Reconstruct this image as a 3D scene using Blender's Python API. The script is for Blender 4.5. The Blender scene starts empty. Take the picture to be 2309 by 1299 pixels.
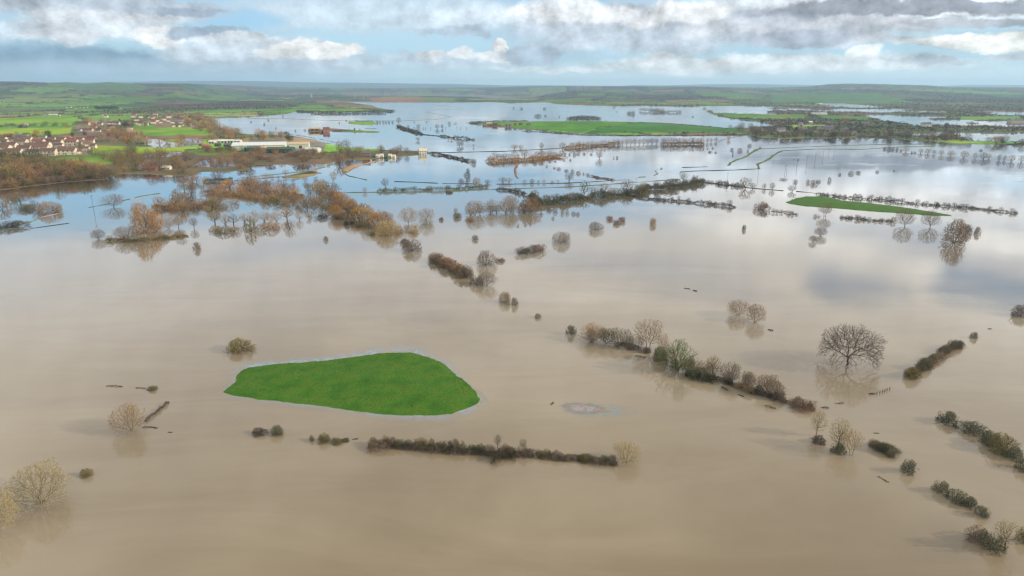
import bpy, math, random
import numpy as np
from mathutils import Vector
R = math.radians
scene = bpy.context.scene
COL = scene.collection

# ------------------------------------------------------------------ camera
H = 90.0                      # drone height above the flood
PITCH = R(16.38)
F_PX, CX, CY = 1540.0, 1154.5, 649.5
cam_d = bpy.data.cameras.new('camera'); cam = bpy.data.objects.new('camera', cam_d); COL.objects.link(cam)
cam_d.sensor_width = 36.0; cam_d.lens = 36.0 * F_PX / 2309.0
cam_d.clip_start = 1.0; cam_d.clip_end = 120000.0
cam.location = (0, 0, H); cam.rotation_euler = (math.pi / 2 - PITCH, 0, 0)
scene.camera = cam
scene.render.resolution_x, scene.render.resolution_y = 1024, 576
scene.view_settings.view_transform = 'Standard'; scene.view_settings.look = 'None'
scene.view_settings.exposure = 0.14; scene.view_settings.gamma = 1.0
scene.view_settings.use_curve_mapping = False
scene.cycles.max_bounces = 6; scene.cycles.diffuse_bounces = 2; scene.cycles.glossy_bounces = 3
scene.cycles.transparent_max_bounces = 12; scene.cycles.volume_bounces = 0
scene.cycles.use_denoising = True; scene.cycles.use_adaptive_sampling = False; scene.cycles.denoising_prefilter = 'ACCURATE'; scene.cycles.pixel_filter_type = 'BLACKMAN_HARRIS'; scene.cycles.filter_width = 1.35

def px_dir(x, y):
    X = (x - CX) / F_PX; U = (CY - y) / F_PX
    return X, math.cos(PITCH) + U * math.sin(PITCH), -math.sin(PITCH) + U * math.cos(PITCH)

def azel(x, y):
    """direction seen at (x, y); below the horizon the mirrored direction"""
    dx, dy, dz = px_dir(x, y)
    return math.degrees(math.atan2(dx, dy)), math.degrees(math.atan2(abs(dz), math.hypot(dx, dy)))

# ------------------------------------------------------------------ sun and sky
SUN_EL, SUN_AZ = R(21), R(100)          # azimuth clockwise from +Y: low winter sun from the right
sun_d = bpy.data.lights.new('sun', 'SUN'); sun = bpy.data.objects.new('sun', sun_d); COL.objects.link(sun)
sun_d.energy = 4.4; sun_d.angle = R(0.6); sun_d.color = (1.0, 0.90, 0.76)
sd = Vector((math.sin(SUN_AZ) * math.cos(SUN_EL), math.cos(SUN_AZ) * math.cos(SUN_EL), math.sin(SUN_EL)))
sun.rotation_euler = sd.to_track_quat('Z', 'Y').to_euler(); sun.location = sd * 500

class NT:
    """small helper for node trees"""
    def __init__(s, tree): s.t = tree; s.n = tree.nodes; s.l = tree.links
    def new(s, typ, **kw):
        nd = s.n.new(typ)
        for k, v in kw.items(): setattr(nd, k, v)
        return nd
    def put(s, inp, v):
        if hasattr(v, 'is_output'): s.l.new(v, inp)
        else:
            if isinstance(v, (tuple, list)) and len(v) == 3 and inp.type == 'RGBA': v = (*v, 1)
            inp.default_value = v
    def math(s, op, a, b=0.0, c=0.0, clamp=False):
        nd = s.new('ShaderNodeMath', operation=op, use_clamp=clamp)
        s.put(nd.inputs[0], a); s.put(nd.inputs[1], b); s.put(nd.inputs[2], c); return nd.outputs[0]
    def vm(s, op, a, b=(0, 0, 0), scale=None, out=0):
        nd = s.new('ShaderNodeVectorMath', operation=op)
        s.put(nd.inputs[0], a); s.put(nd.inputs[1], b)
        if scale is not None: s.put(nd.inputs['Scale'], scale)
        return nd.outputs[out]
    def noise(s, vec, scale, detail=4, rough=0.5, color=False, dim='3D', dist=0.0):
        nd = s.new('ShaderNodeTexNoise', noise_dimensions=dim)
        s.put(nd.inputs['Vector'], vec); s.put(nd.inputs['Scale'], scale); s.put(nd.inputs['Detail'], detail)
        s.put(nd.inputs['Roughness'], rough); s.put(nd.inputs['Distortion'], dist)
        return nd.outputs['Color' if color else 'Fac']
    def maprange(s, v, a, b, c=0.0, d=1.0, smooth=True):
        nd = s.new('ShaderNodeMapRange', interpolation_type='SMOOTHSTEP' if smooth else 'LINEAR')
        for i, q in enumerate((v, a, b, c, d)): s.put(nd.inputs[i], q)
        return nd.outputs[0]
    def mix(s, fac, a, b, mode='MIX'):
        nd = s.new('ShaderNodeMix', data_type='RGBA', blend_type=mode)
        s.put(nd.inputs[0], fac); s.put(nd.inputs[6], a); s.put(nd.inputs[7], b); return nd.outputs[2]

def build_world():
    w = bpy.data.worlds.new('World'); scene.world = w; w.use_nodes = True
    g = NT(w.node_tree); g.n.clear()
    out = g.new('ShaderNodeOutputWorld'); bg = g.new('ShaderNodeBackground'); g.l.new(bg.outputs[0], out.inputs[0])
    bg.inputs['Strength'].default_value = 0.1
    sky = g.new('ShaderNodeTexSky', sky_type='NISHITA'); sky.sun_disc = False
    sky.sun_elevation = SUN_EL; sky.sun_rotation = SUN_AZ; sky.altitude = 100; sky.air_density = 1.0; sky.dust_density = 1.0
    tc = g.new('ShaderNodeTexCoord').outputs['Generated']
    sep = g.new('ShaderNodeSeparateXYZ'); g.l.new(tc, sep.inputs[0])
    az = g.math('MULTIPLY', g.math('ARCTAN2', sep.outputs[0], sep.outputs[1]), 57.2958)
    el = g.math('MULTIPLY', g.math('ARCSINE', sep.outputs[2]), 57.2958)
    cmb = g.new('ShaderNodeCombineXYZ'); g.l.new(az, cmb.inputs[0]); g.l.new(el, cmb.inputs[1]); P = cmb.outputs[0]
    # noise space: clouds look flatter towards the horizon
    elw = g.math('MULTIPLY', g.math('POWER', g.math('MAXIMUM', g.math('ADD', el, 2.0), 0.01), 0.6), 2.6)
    c2 = g.new('ShaderNodeCombineXYZ'); g.l.new(g.math('MULTIPLY', az, .60), c2.inputs[0]); g.l.new(elw, c2.inputs[1]); Q = c2.outputs[0]
    # warped lookup for ragged, billowing edges
    n1 = g.noise(Q, 0.22, 7, 0.62, color=True)
    n2 = g.noise(Q, 1.0, 6, 0.58, color=True)
    amp = g.maprange(el, 0.0, 12.0, 0.8, 2.0, smooth=False)
    off = g.vm('MULTIPLY', g.vm('SUBTRACT', n1, (0.5, 0.5, 0.5)), (8.0, 1.9, 0))
    off2 = g.vm('MULTIPLY', g.vm('SUBTRACT', n2, (0.5, 0.5, 0.5)), (1.8, .85, 0))
    W = g.vm('ADD', P, g.vm('SCALE', g.vm('ADD', off, off2), scale=amp))
    W2 = g.vm('ADD', P, g.vm('SCALE', g.vm('ADD', off, off2), scale=.8))
    K = 10.0
    zen = g.mix(1.0, sky.outputs[0], (0.85, 1.0, 1.12), 'MULTIPLY')
    blue = g.mix(g.maprange(el, 0.0, 14.0), (0.50 * K, 0.74 * K, 0.90 * K), (0.24 * K, 0.50 * K, 0.84 * K))
    col = g.mix(0.25, blue, zen)
    # the broad cloud cover above and behind
    cov = g.noise(Q, 0.055, 4, 0.55)
    covm = g.maprange(cov, 0.30, 0.46)
    covm = g.math('MULTIPLY', covm, g.maprange(el, 7.0, 13.0))
    shade = g.maprange(g.noise(Q, 0.07, 3, 0.5), 0.32, 0.62)
    ccol = g.mix(shade, (0.76 * K, 0.78 * K, 0.82 * K), (1.06 * K, 1.04 * K, 1.00 * K))
    col = g.mix(covm, col, ccol)
    # clouds one by one: centre, half sizes (photo pixels at first sight), colour, opacity, softness
    E = [
     # reflected sky above the frame
     (420, 450, 760, 62, (.34,.63,.88), 1.0, .6), (1250, 475, 330, 50, (.40,.64,.88), .9, .7),
     (60, 640, 500, 90, (.80,.85,.92), .9, .9), (700, 650, 500, 80, (.88,.90,.94), .85, .9), (1300, 640, 420, 90, (.98,.97,.96), .9, .9), (2000, 720, 500, 90, (1.08,1.05,1.0), .9, .9),
     (1500, 540, 230, 40, (.88,.87,.86), .7, .8), (1700, 520, 110, 36, (1.3,1.26,1.18), .9, .6), (1890, 572, 85, 38, (1.35,1.31,1.25), .85, .8),
     (1930, 655, 120, 36, (.36,.52,.74), .85, .6), (1870, 632, 50, 24, (.34,.50,.74), .8, .5), (2230, 652, 165, 46, (.26,.46,.72), .92, .4), (2270, 548, 130, 30, (1.4,1.36,1.3), .85, .7),
     (2070, 612, 70, 26, (1.4,1.36,1.3), .85, .7), (1430, 600, 230, 24, (.50,.62,.80), .8, .7), (1600, 660, 160, 26, (.55,.66,.82), .7, .7), (1280, 668, 150, 12, (1.35,1.3,1.25), .8, .6), (720, 560, 260, 24, (.56,.70,.88), .8, .7), (1180, 570, 150, 14, (.52,.66,.86), .7, .7), (1650, 495, 160, 20, (1.25,1.22,1.18), .8, .6), (2150, 700, 200, 20, (1.3,1.27,1.2), .7, .7), (1900, 450, 560, 52, (1.08,1.06,1.04), .95, .8), (1850, 360, 640, 36, (1.0,1.0,1.0), .85, .8), (1250, 350, 300, 22, (.86,.92,.98), .7, .8),
     # veil and blue gaps in view
     (850, 30, 330, 50, (.66,.76,.84), .75, .9), (550, 42, 130, 26, (.36,.62,.84), .9, .8), (900, 100, 260, 24, (.50,.72,.87), .8, .8),
     # left: grey-blue rain cloud with bright shoulders
     (150, 5, 440, 40, (.52,.58,.66), .95, .6), (130, 150, 520, 62, (.22,.35,.47), .97, .6), (420, 158, 420, 26, (.36,.48,.60), .85, .8),
     (60, 72, 120, 24, (.60,.66,.72), .8, .7), (195, 55, 140, 34, (.78,.82,.86), .85, .6), (120, 85, 80, 18, (.72,.74,.78), .7, .6),
     (370, 78, 85, 26, (.95,.95,.94), .95, .4), (330, 40, 110, 12, (.74,.77,.81), .7, .6),
     (430, 22, 120, 11, (.36,.44,.55), .85, .6), (480, 72, 100, 15, (.35,.44,.55), .9, .5),
     (600, 120, 220, 34, (.66,.73,.80), .9, .55), (560, 88, 110, 12, (.76,.80,.84), .8, .5), (720, 116, 95, 19, (.98,.97,.94), .95, .4),
     (640, 128, 60, 10, (.90,.88,.84), .7, .5), (760, 150, 110, 14, (.60,.68,.77), .8, .6), (560, 152, 220, 12, (.45,.55,.66), .7, .7),
     # centre: small cumulus
     (1020, 68, 90, 13, (.48,.57,.68), .8, .6), (1010, 138, 170, 20, (.58,.66,.75), .8, .6), (950, 130, 50, 14, (.84,.85,.86), .8, .5),
     (1035, 122, 36, 13, (.82,.82,.82), .8, .5), (1133, 98, 24, 18, (.95,.93,.90), .95, .4), (1130, 128, 60, 16, (.82,.82,.82), .8, .5),
     (1200, 125, 66, 26, (.43,.51,.61), .9, .45), (1240, 160, 160, 8, (.86,.86,.84), .6, .7),
     # right: the big grey cloud, the dark one over it, bright banks below
     (1480, 62, 330, 62, (.56,.62,.70), .95, .5), (1270, 22, 110, 28, (.92,.94,.96), .85, .6), (1420, 40, 70, 26, (.92,.93,.94), .8, .6),
     (1560, 20, 110, 24, (.94,.95,.95), .8, .6), (1640, 60, 90, 24, (.66,.69,.74), .7, .6), (1500, 128, 60, 12, (.80,.79,.78), .7, .6),
     (1900, 70, 220, 40, (.60,.62,.67), .95, .5), (1810, 88, 120, 24, (.38,.42,.50), .9, .5), (1800, 30, 80, 16, (.48,.52,.60), .85, .6),
     (1700, 148, 420, 22, (.80,.81,.81), .85, .7), (1620, 145, 60, 9, (.93,.91,.87), .7, .5), (1960, 122, 50, 14, (.88,.86,.83), .7, .5),
     (2060, 14, 380, 20, (.32,.34,.40), .97, .45), (2200, 45, 170, 12, (.42,.44,.49), .8, .6), (2050, 78, 70, 10, (.52,.70,.80), .8, .6),
     (2240, 92, 170, 24, (1.0,.98,.92), .95, .45), (2080, 98, 70, 10, (.88,.86,.82), .7, .5), (2090, 140, 80, 9, (.50,.55,.62), .8, .5), (2290, 125, 90, 9, (.58,.60,.64), .8, .5),
    ]
    for (x, y, rx, ry, c, op, soft) in E:
        a0, e0 = azel(x, y); a1, _ = azel(x + rx, y); ax, _ = azel(x - rx, y); _, e1 = azel(x, y + ry); _, e2 = azel(x, y - ry)
        sx, sy = max(abs(a1 - ax) / 2, .5), max(abs(e2 - e1) / 2, .15)
        d = g.vm('MULTIPLY', g.vm('SUBTRACT', W if y < 200 else W2, (a0, e0, 0)), (1 / sx, 1 / sy, 0))
        L = g.vm('LENGTH', d, out=1)
        sf = soft * (.62 if y < 190 else .9)
        m = g.maprange(L, 1.0 + sf * .7, 1.0 - sf * .8, 0.0, op)
        col = g.mix(m, col, tuple(q * K for q in c))
    # relief: billows lit from the right and above
    b1 = g.noise(Q, 0.45, 8, 0.62); b2 = g.noise(g.vm('ADD', Q, (0.40, 0.55, 0)), 0.45, 8, 0.62)
    rel = g.math('MULTIPLY', g.math('MULTIPLY', g.math('SUBTRACT', b1, b2), 2.2), g.maprange(el, 6.0, 10.0, 1.0, .22))
    rel = g.math('ADD', 1.0, rel)
    sc = g.new('ShaderNodeSeparateColor'); g.put(sc.inputs[0], col)
    grey = g.maprange(g.math('SUBTRACT', sc.outputs[2], sc.outputs[0]), 3.8, 1.2)      # blue gaps stay smooth
    relm = g.mix(grey, (1, 1, 1), rel)
    col = g.mix(1.0, col, relm, 'MULTIPLY')
    # thickening air just above the skyline
    col = g.mix(g.maprange(el, 2.2, 0.0, 0.0, 0.45), col, g.mix(g.maprange(az, -30, 5), (.60 * K, .76 * K, .88 * K), (1.12 * K, 1.14 * K, 1.12 * K)))
    g.put(bg.inputs['Color'], col)
build_world()

# ------------------------------------------------------------------ tagging
def tag(o, label=None, cat=None, group=None, kind=None):
    if label: o['label'] = label
    if cat: o['category'] = cat
    if group: o['group'] = group
    if kind: o['kind'] = kind
    return o
def link(name, data, parent=None):
    o = bpy.data.objects.new(name, data); COL.objects.link(o)
    if parent: o.parent = parent
    return o
def root_at(name, loc, rz=0.0, sc=(1, 1, 1)):
    o = link(name, None); o.location = loc; o.rotation_euler = (0, 0, rz); o.scale = sc
    o.empty_display_size = 0.5; return o
ORD = ['', 'first', 'second', 'third', 'fourth', 'fifth', 'sixth', 'seventh', 'eighth', 'ninth', 'tenth', 'eleventh', 'twelfth']
def nth(i):
    if i < len(ORD): return ORD[i]
    s = 'th' if 10 <= i % 100 <= 20 else {1: 'st', 2: 'nd', 3: 'rd'}.get(i % 10, 'th')
    return f'{i}{s}'

# ------------------------------------------------------------------ numpy noise and projection
def _hash(ix, iy, seed):
    h = (ix.astype(np.int64) * 374761393 + iy.astype(np.int64) * 668265263 + seed * 1442695041) & 0xffffffff
    h = ((h ^ (h >> 13)) * 1274126177) & 0xffffffff
    return ((h ^ (h >> 16)) & 0xffff) / 65535.0
def vnoise(x, y, seed=0):
    x = np.asarray(x, float); y = np.asarray(y, float)
    ix, iy = np.floor(x), np.floor(y); fx, fy = x - ix, y - iy
    fx = fx * fx * (3 - 2 * fx); fy = fy * fy * (3 - 2 * fy)
    a, b = _hash(ix, iy, seed), _hash(ix + 1, iy, seed); c, d = _hash(ix, iy + 1, seed), _hash(ix + 1, iy + 1, seed)
    return (a * (1 - fx) + b * fx) * (1 - fy) + (c * (1 - fx) + d * fx) * fy
def fbm(x, y, seed=0, oct=4):
    s = 0; a = .5; t = 0
    for i in range(oct):
        s = s + a * vnoise(x * 2 ** i, y * 2 ** i, seed + i); t += a; a *= .5
    return s / t                                        # 0..1
def to_px(X, Y, Z=0.0):
    dz = np.asarray(Z) - H
    dep = Y * math.cos(PITCH) - dz * math.sin(PITCH); up = Y * math.sin(PITCH) + dz * math.cos(PITCH)
    return CX + F_PX * X / dep, CY - F_PX * up / dep
def ground(x, y, z=0.0):
    dx, dy, dz = px_dir(x, y)
    t = (H - z) / max(-dz, 1e-5)
    return dx * t, dy * t
def depth_of(X, Y): return Y * math.cos(PITCH) + H * math.sin(PITCH)

# ------------------------------------------------------------------ shoreline polygons, traced on the ground plane
LAND_P = [
 # the left bank, its tongue of gardens and everything north of the flood
 [(-2500,560),(-900,500),(-300,455),(0,430),(60,421),(150,411),(235,405),(262,393),(330,392),(400,397),(440,397),(455,388),(520,386),(560,384),(572,372),(735,370),(765,364),
  (800,361),(850,359),(905,352),(968,347),(962,341),(900,340),(860,337),(800,334),(752,327),(731,321),(700,313),(665,308),(620,305),(560,303),(520,299),(500,291),
  (480,280),(476,270),(490,267),(560,264),(650,257),(668,251),(760,254),(870,251),(884,248),(850,243),(838,238),(800,233),(775,229),(830,231),(900,231),
  (1025,231),(1110,230),(1150,233),(1230,230),(1255,235),(1330,238),(1400,239),(1445,238),(1540,240),(1580,243),(1600,256),(1622,263),(1650,268),(1690,271),(1720,276),
  (1752,283),(1735,287),(1690,289),(1640,288),(1632,292),(1662,297),(1680,304),(1720,311),(1771,313),(1822,311),(1886,311),(1950,311),(2026,314),(2103,319),
  (2154,323),(2192,324),(2309,329),(2800,340),(3600,360),(3600,198.6),(-2500,198.6)],
 # the long green hill
 [(1050,277),(1140,275),(1250,274),(1353,274),(1420,276),(1500,279),(1560,283),(1620,288),(1680,296),(1685,303),(1600,303.5),(1400,304),(1310,301),(1230,296),(1165,290),(1100,284),(1062,280)],
 [(781,276),(800,274),(835,274),(849,277),(849,281),(820,282),(790,279)],
 [(740,291),(760,290),(800,294),(859,297),(855,299),(810,299),(765,297),(742,296),(700,298),(696,294)],
 # shallow green patches near the gardens
 [(773,389),(768,382),(790,373),(816,369),(850,362),(840,367),(800,379),(783,389)],
 [(640,400),(690,386),(712,382),(722,388),(712,396),(680,403)],
]
WATER_P = [
 [(1840,233),(1890,231),(1955,238),(1960,243),(1890,241)], [(1740,245),(1812,245),(1812,250),(1740,250)], [(1875,246),(2030,247),(2030,254),(1875,253)], [(2266,252),(2500,252),(2500,260),(2266,260)],
 [(1050,205.5),(1400,206.5),(1400,208.2),(1050,207.6)], [(1205,214),(1440,215),(1440,216.6),(1205,216.5)], [(500,225.8),(640,226.2),(640,227),(500,227)], [(2030,231),(2200,231.5),(2200,233),(2030,233)],
 [(771,212.5),(860,212),(1037,213.5),(1140,216),(1200,217),(1200,221),(1140,221.5),(1037,218),(900,216.5),(771,216)],
 [(319,330),(330,318),(345,311),(360,316),(380,320),(417,321),(417,329),(380,333)], [(412,326),(415,312),(452,310),(450,318),(440,327)],
 [(1847,234),(1880,233),(1950,239),(1950,242),(1890,240)], [(1745,246),(1809,246),(1809,249),(1745,249)], [(1827,249),(1868,249),(1868,252),(1827,252)],
 [(1878,248),(2026,249),(2026,253),(1878,252)], [(2044,251),(2092,251),(2092,255),(2044,255)], [(1955,258),(2010,259),(2090,262),(2090,272),(2000,270)],
 [(2000,271),(2187,271),(2187,283),(2060,284),(2010,277)], [(2187,273),(2400,273),(2400,291),(2187,284)], [(2262,255),(2500,255),(2500,259),(2262,259)],
 [(2013,300),(2128,299),(2128,306),(2060,308)], [(2154,300),(2400,297),(2400,322),(2200,318)], [(1552,238.5),(1760,240),(1740,257),(1610,255)],
 [(440,372),(470,357),(560,360),(566,372),(500,378)],
 [(338,349),(370,348),(368,352),(340,353)], [(388,345),(402,343),(400,349),(390,349)],
]
def gpoly(p): return np.array([ground(x, max(y, 198.6)) for x, y in p])
LAND_W = [gpoly(p) for p in LAND_P]; WATER_W = [gpoly(p) for p in WATER_P]
def sdf(X, Y, P):
    d = np.full(X.shape, 1e18); ins = np.zeros(X.shape, bool)
    A = P; B = np.roll(P, -1, axis=0)
    for (ax, ay), (bx, by) in zip(A, B):
        ex, ey = bx - ax, by - ay
        t = np.clip(((X - ax) * ex + (Y - ay) * ey) / (ex * ex + ey * ey + 1e-9), 0, 1)
        d = np.minimum(d, (X - ax - t * ex) ** 2 + (Y - ay - t * ey) ** 2)
        if ay != by:
            c = ((ay > Y) != (by > Y)) & (X < ex * (Y - ay) / (by - ay) + ax)
            ins ^= c
    d = np.sqrt(d); return np.where(ins, d, -d)
def lerp_t(tab, x):
    return np.interp(x, [a for a, _ in tab], [b for _, b in tab])
SKYL = [(-400,186),(0,185),(60,186),(130,187.5),(260,186),(440,184),(580,184),(700,187),(800,187.5),(900,189),(1000,190),(1140,193),(1300,193.5),(1400,194.5),(1425,192.7),(1500,193),(1600,191),(1700,190.5),(1850,193),(1950,193.5),(2100,195.5),(2180,192),(2309,192.5),(2700,191)]
MIDL = [(-400,187),(0,186),(60,187),(100,188.5),(160,187),(200,190),(250,187),(300,190),(420,190.5),(520,194),(600,196),(700,198),(900,199),(1100,198),(1200,195.5),(1400,195.5),(1600,196.5),(1720,199),(1820,196),(1865,191.6),(1900,190.4),(1960,190.8),(2010,192.2),(2080,193.6),(2140,197),(2300,198),(2700,196)]
F0T = [(-400,3000),(400,3400),(620,6800),(1150,7600),(1300,4300),(2309,3800),(2700,3600)]
F1T = [(-400,6500),(400,7500),(620,12500),(1150,12500),(1300,9500),(2309,9500),(2700,9500)]
def ss(x): x = np.clip(x, 0, 1); return x * x * (3 - 2 * x)
def height(X, Y):
    """ground height in metres; below 0 = flooded"""
    X = np.asarray(X, float); Y = np.asarray(Y, float)
    F = np.maximum(Y, 1.0)
    xp = CX + F_PX * X / (F * math.cos(PITCH) + H * math.sin(PITCH))
    s = np.full(X.shape, -1e9)
    for P in LAND_W: s = np.maximum(s, sdf(X, Y, P))
    for P in WATER_W:
        w = sdf(X, Y, P)
        s = np.minimum(s, np.where(w > -400, -w + (fbm(X / 60, Y / 130, 5, 4) - .5) * 130 * np.clip(F / 2500, .1, 1.3) , 1e9))
    s = s + (fbm(X / 14, Y / 40, 9, 4) - .5) * 0.012 * F
    z = np.clip(s * 0.12, -1.0, 1.2 + 1.2 * np.clip(s / 60, 0, 1)) + (fbm(X / 90, Y / 90, 3, 3) - .5) * 0.8 * np.clip(s / 40, 0, 1)
    # scattered flooding of the low fields on the right
    lowr = np.clip((xp - 1420) / 300, 0, 1) * np.clip((F - 1900) / 300, 0, 1) * np.clip((4300 - F) / 900, 0, 1)
    z = z - lowr * 2.0 * ss((fbm(X / 150, Y / 420, 21, 4) - .47) / .10)
    f0, f1 = lerp_t(F0T, xp), lerp_t(F1T, xp)
    zm = 90 + (197 - lerp_t(MIDL, xp)) * f1 / F_PX
    up = ss((F - f0) / (f1 - f0)) * (1 - .75 * ss((F - f1) / 4500))
    zm = zm * up * (1 + .0 * F)
    zf = (90 + (197 - lerp_t(SKYL, xp)) * 23000 / F_PX) * ss((F - 15000) / 8000)
    roll = (fbm(X / 900, Y / 1200, 31, 4) - .5) * 44 * np.clip((F - f0) / 3500, 0, 1) * np.clip(1 - (F - 20000) / 3000, .25, 1)
    rise = np.maximum(zm, zf) + np.where(F < f1 * 1.05, roll * ss((f1 * 1.02 - F) / 2000), roll * .5 * ss((F - f1 * 1.05) / 2500))
    z = np.where(s > 0, z + rise * np.clip(s / 200, 0, 1), z)
    # the long hill
    hs = sdf(X, Y, LAND_W[1]); z = z + np.clip(hs / 200, 0, 1) * 4.0
    return z
def hz(X, Y): return float(height(np.array([X]), np.array([Y]))[0])
def ground_h(x, y):
    """where the ray through photo pixel (x, y) meets the ground or the water"""
    z = 0.0
    if y > 440: X, Y = ground(x, y); return X, Y, 0.0
    if y < 262:
        for _ in range(3):
            X, Y = ground(x, max(y, 198.7), z); z = z * .4 + min(60., max(0.0, hz(X, Y))) * .6
    X, Y = ground(x, max(y, 198.7), z)
    return X, Y, max(0.0, hz(X, Y))

# ------------------------------------------------------------------ field pattern
def field_cells(X, Y):
    """jittered cells, rotated: returns id, distance to the nearest hedge line"""
    F = np.asarray(Y); out = []
    for sp, ang, sd_ in ((170.0, .35, 3), (430.0, -.12, 8)):
        c, s = math.cos(ang), math.sin(ang)
        u = (X * c + Y * s) / sp; v = (-X * s + Y * c) / (sp * 1.15)
        iu, iv = np.floor(u), np.floor(v)
        d1 = np.full(u.shape, 9e9); d2 = d1.copy(); idd = np.zeros(u.shape)
        for a in (-1, 0, 1):
            for b in (-1, 0, 1):
                cu, cv = iu + a, iv + b
                qx = cu + .5 + (_hash(cu, cv, sd_) - .5) * .7; qy = cv + .5 + (_hash(cu, cv, sd_ + 40) - .5) * .7
                d = np.maximum(np.abs(u - qx), np.abs(v - qy)) * .65 + .35 * np.hypot(u - qx, v - qy)
                h = _hash(cu, cv, sd_ + 77)
                nb = d < d1
                d2 = np.where(nb, d1, np.minimum(d2, d)); idd = np.where(nb, h, idd); d1 = np.where(nb, d, d1)
        out.append((idd, (d2 - d1) * sp * .5))
    far = F > 2500
    return np.where(far, out[1][0], out[0][0]), np.where(far, out[1][1], out[0][1])
FIELD_COL = np.array([(.10,.24,.025),(.13,.27,.03),(.07,.16,.03),(.11,.19,.035),(.17,.24,.05),(.20,.19,.08),(.22,.15,.08),(.09,.20,.03),(.14,.13,.06),(.08,.14,.04),(.16,.12,.07),(.12,.24,.03)])
KEY_FIELDS = [
 ([(235,410),(262,352),(330,346),(440,350),(560,346),(740,350),(965,340),(970,350),(770,366),(560,386),(400,400)], (.13,.11,.055)),
 ([(-200,268),(0,268),(160,263),(190,272),(160,286),(-200,284)], (.15,.30,.02)), ([(-200,292),(0,292),(165,289),(160,303),(120,309),(-200,309)], (.19,.33,.02)),
 ([(300,284),(385,284),(480,299),(480,307),(330,309),(300,296)], (.12,.27,.02)), ([(150,334),(260,332),(330,333),(415,331),(415,343),(335,348),(240,352),(170,342)], (.20,.34,.02)),
 ([(95,366),(180,353),(290,357),(270,373),(110,384)], (.13,.26,.03)), ([(180,262),(300,264),(300,272),(240,274),(190,270)], (.14,.27,.03)),
 ([(435,347),(520,345),(560,349),(520,353),(450,353)], (.14,.19,.03)), ([(-50,312),(180,313),(215,328),(205,353),(-50,357)], (.17,.16,.09)),
 ([(170,275),(240,276),(260,300),(190,304),(165,295)], (.18,.17,.10)), ([(340,268),(420,268),(430,288),(350,290)], (.17,.15,.08)),
 ([(560,318),(740,322),(725,350),(560,346)], (.19,.18,.15)), ([(-400,385),(230,380),(262,393),(250,412),(-400,480)], (.075,.058,.032)),
 ([(85,200),(225,200),(222,212),(95,213)], (.12,.24,.05)), ([(100,215),(280,214),(340,222),(300,226),(120,224)], (.11,.22,.05)),
 ([(833,221),(950,219.5),(958,230),(840,231)], (.36,.20,.09)), ([(950,220),(1025,221),(1025,231),(958,230)], (.18,.26,.05)),
 ([(1600,256),(1720,257),(1820,259),(1818,270),(1700,270),(1650,266)], (.085,.19,.025)), ([(1830,260),(1965,264),(1960,273),(1870,271)], (.075,.17,.03)),
 ([(1765,284),(1860,283),(1870,289),(1790,291)], (.20,.29,.05)), ([(2140,264),(2300,262),(2309,270),(2180,272)], (.12,.24,.04)),
 ([(1060,276),(1250,274),(1440,277),(1400,286),(1310,300),(1165,290)], (.075,.205,.018)), ([(1440,277),(1620,288),(1680,297),(1680,302),(1310,302),(1400,287)], (.042,.15,.022)),
 ([(1740,221),(1980,222),(2060,231),(1980,234),(1740,231)], (.10,.22,.05)),
]
KEY_W = [(gpoly(p), c) for p, c in KEY_FIELDS]
def land_color(X, Y, Z):
    idd, hd = field_cells(X, Y); n = len(FIELD_COL)
    c = FIELD_COL[np.minimum((idd * n).astype(int), n - 1)].copy()
    c = c * (.55 + .95 * ((idd * 57.31) % 1.0))[:, None]
    F = np.asarray(Y)
    wood = fbm(X / 700, Y / 1100, 51, 3); bare = .8 * np.clip((wood - .60) / .04, 0, 1) * np.clip((F - 2500) / 1000, 0, 1)
    bare = np.maximum(bare, np.clip((Z - 85) / 30, 0, 1) * (vnoise(X / 500, Y / 500, 4) > .35))
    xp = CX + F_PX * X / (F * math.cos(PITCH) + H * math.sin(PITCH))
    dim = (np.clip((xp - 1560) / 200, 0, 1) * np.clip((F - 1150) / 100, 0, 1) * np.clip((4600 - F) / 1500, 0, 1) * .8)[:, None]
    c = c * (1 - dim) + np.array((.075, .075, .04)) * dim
    hedge = hd < (3.0 + np.where(F > 2500, .0021, .0011) * F)
    for P, k in KEY_W:
        x0, y0 = P.min(0); x1, y1 = P.max(0)
        m = (X >= x0) & (X <= x1) & (Y >= y0) & (Y <= y1)
        if m.any():
            s = sdf(X[m], Y[m], P); ii = np.where(m)[0][s > 0]
            c[ii] = k; hedge[ii] = False; bare[ii] = 0
    c = c * (1 - bare[:, None]) + np.array((.075, .055, .04)) * bare[:, None]
    c[hedge] = (.045, .038, .025)
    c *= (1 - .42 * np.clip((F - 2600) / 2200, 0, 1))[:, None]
    shore = Z < .22
    c[shore] = (.16, .13, .08)
    big = fbm(X / 130, Y / 210, 61, 4)[:, None]; yel = np.clip((big - .5) / .12, 0, 1) * .45
    c = c * (1 - yel) + c * np.array((1.5, .95, 1.3)) * yel
    v = (fbm(X / 35, Y / 35, 12, 3) - .5)[:, None]
    return np.clip(c * (1 + .5 * v), 0, 1)

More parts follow.
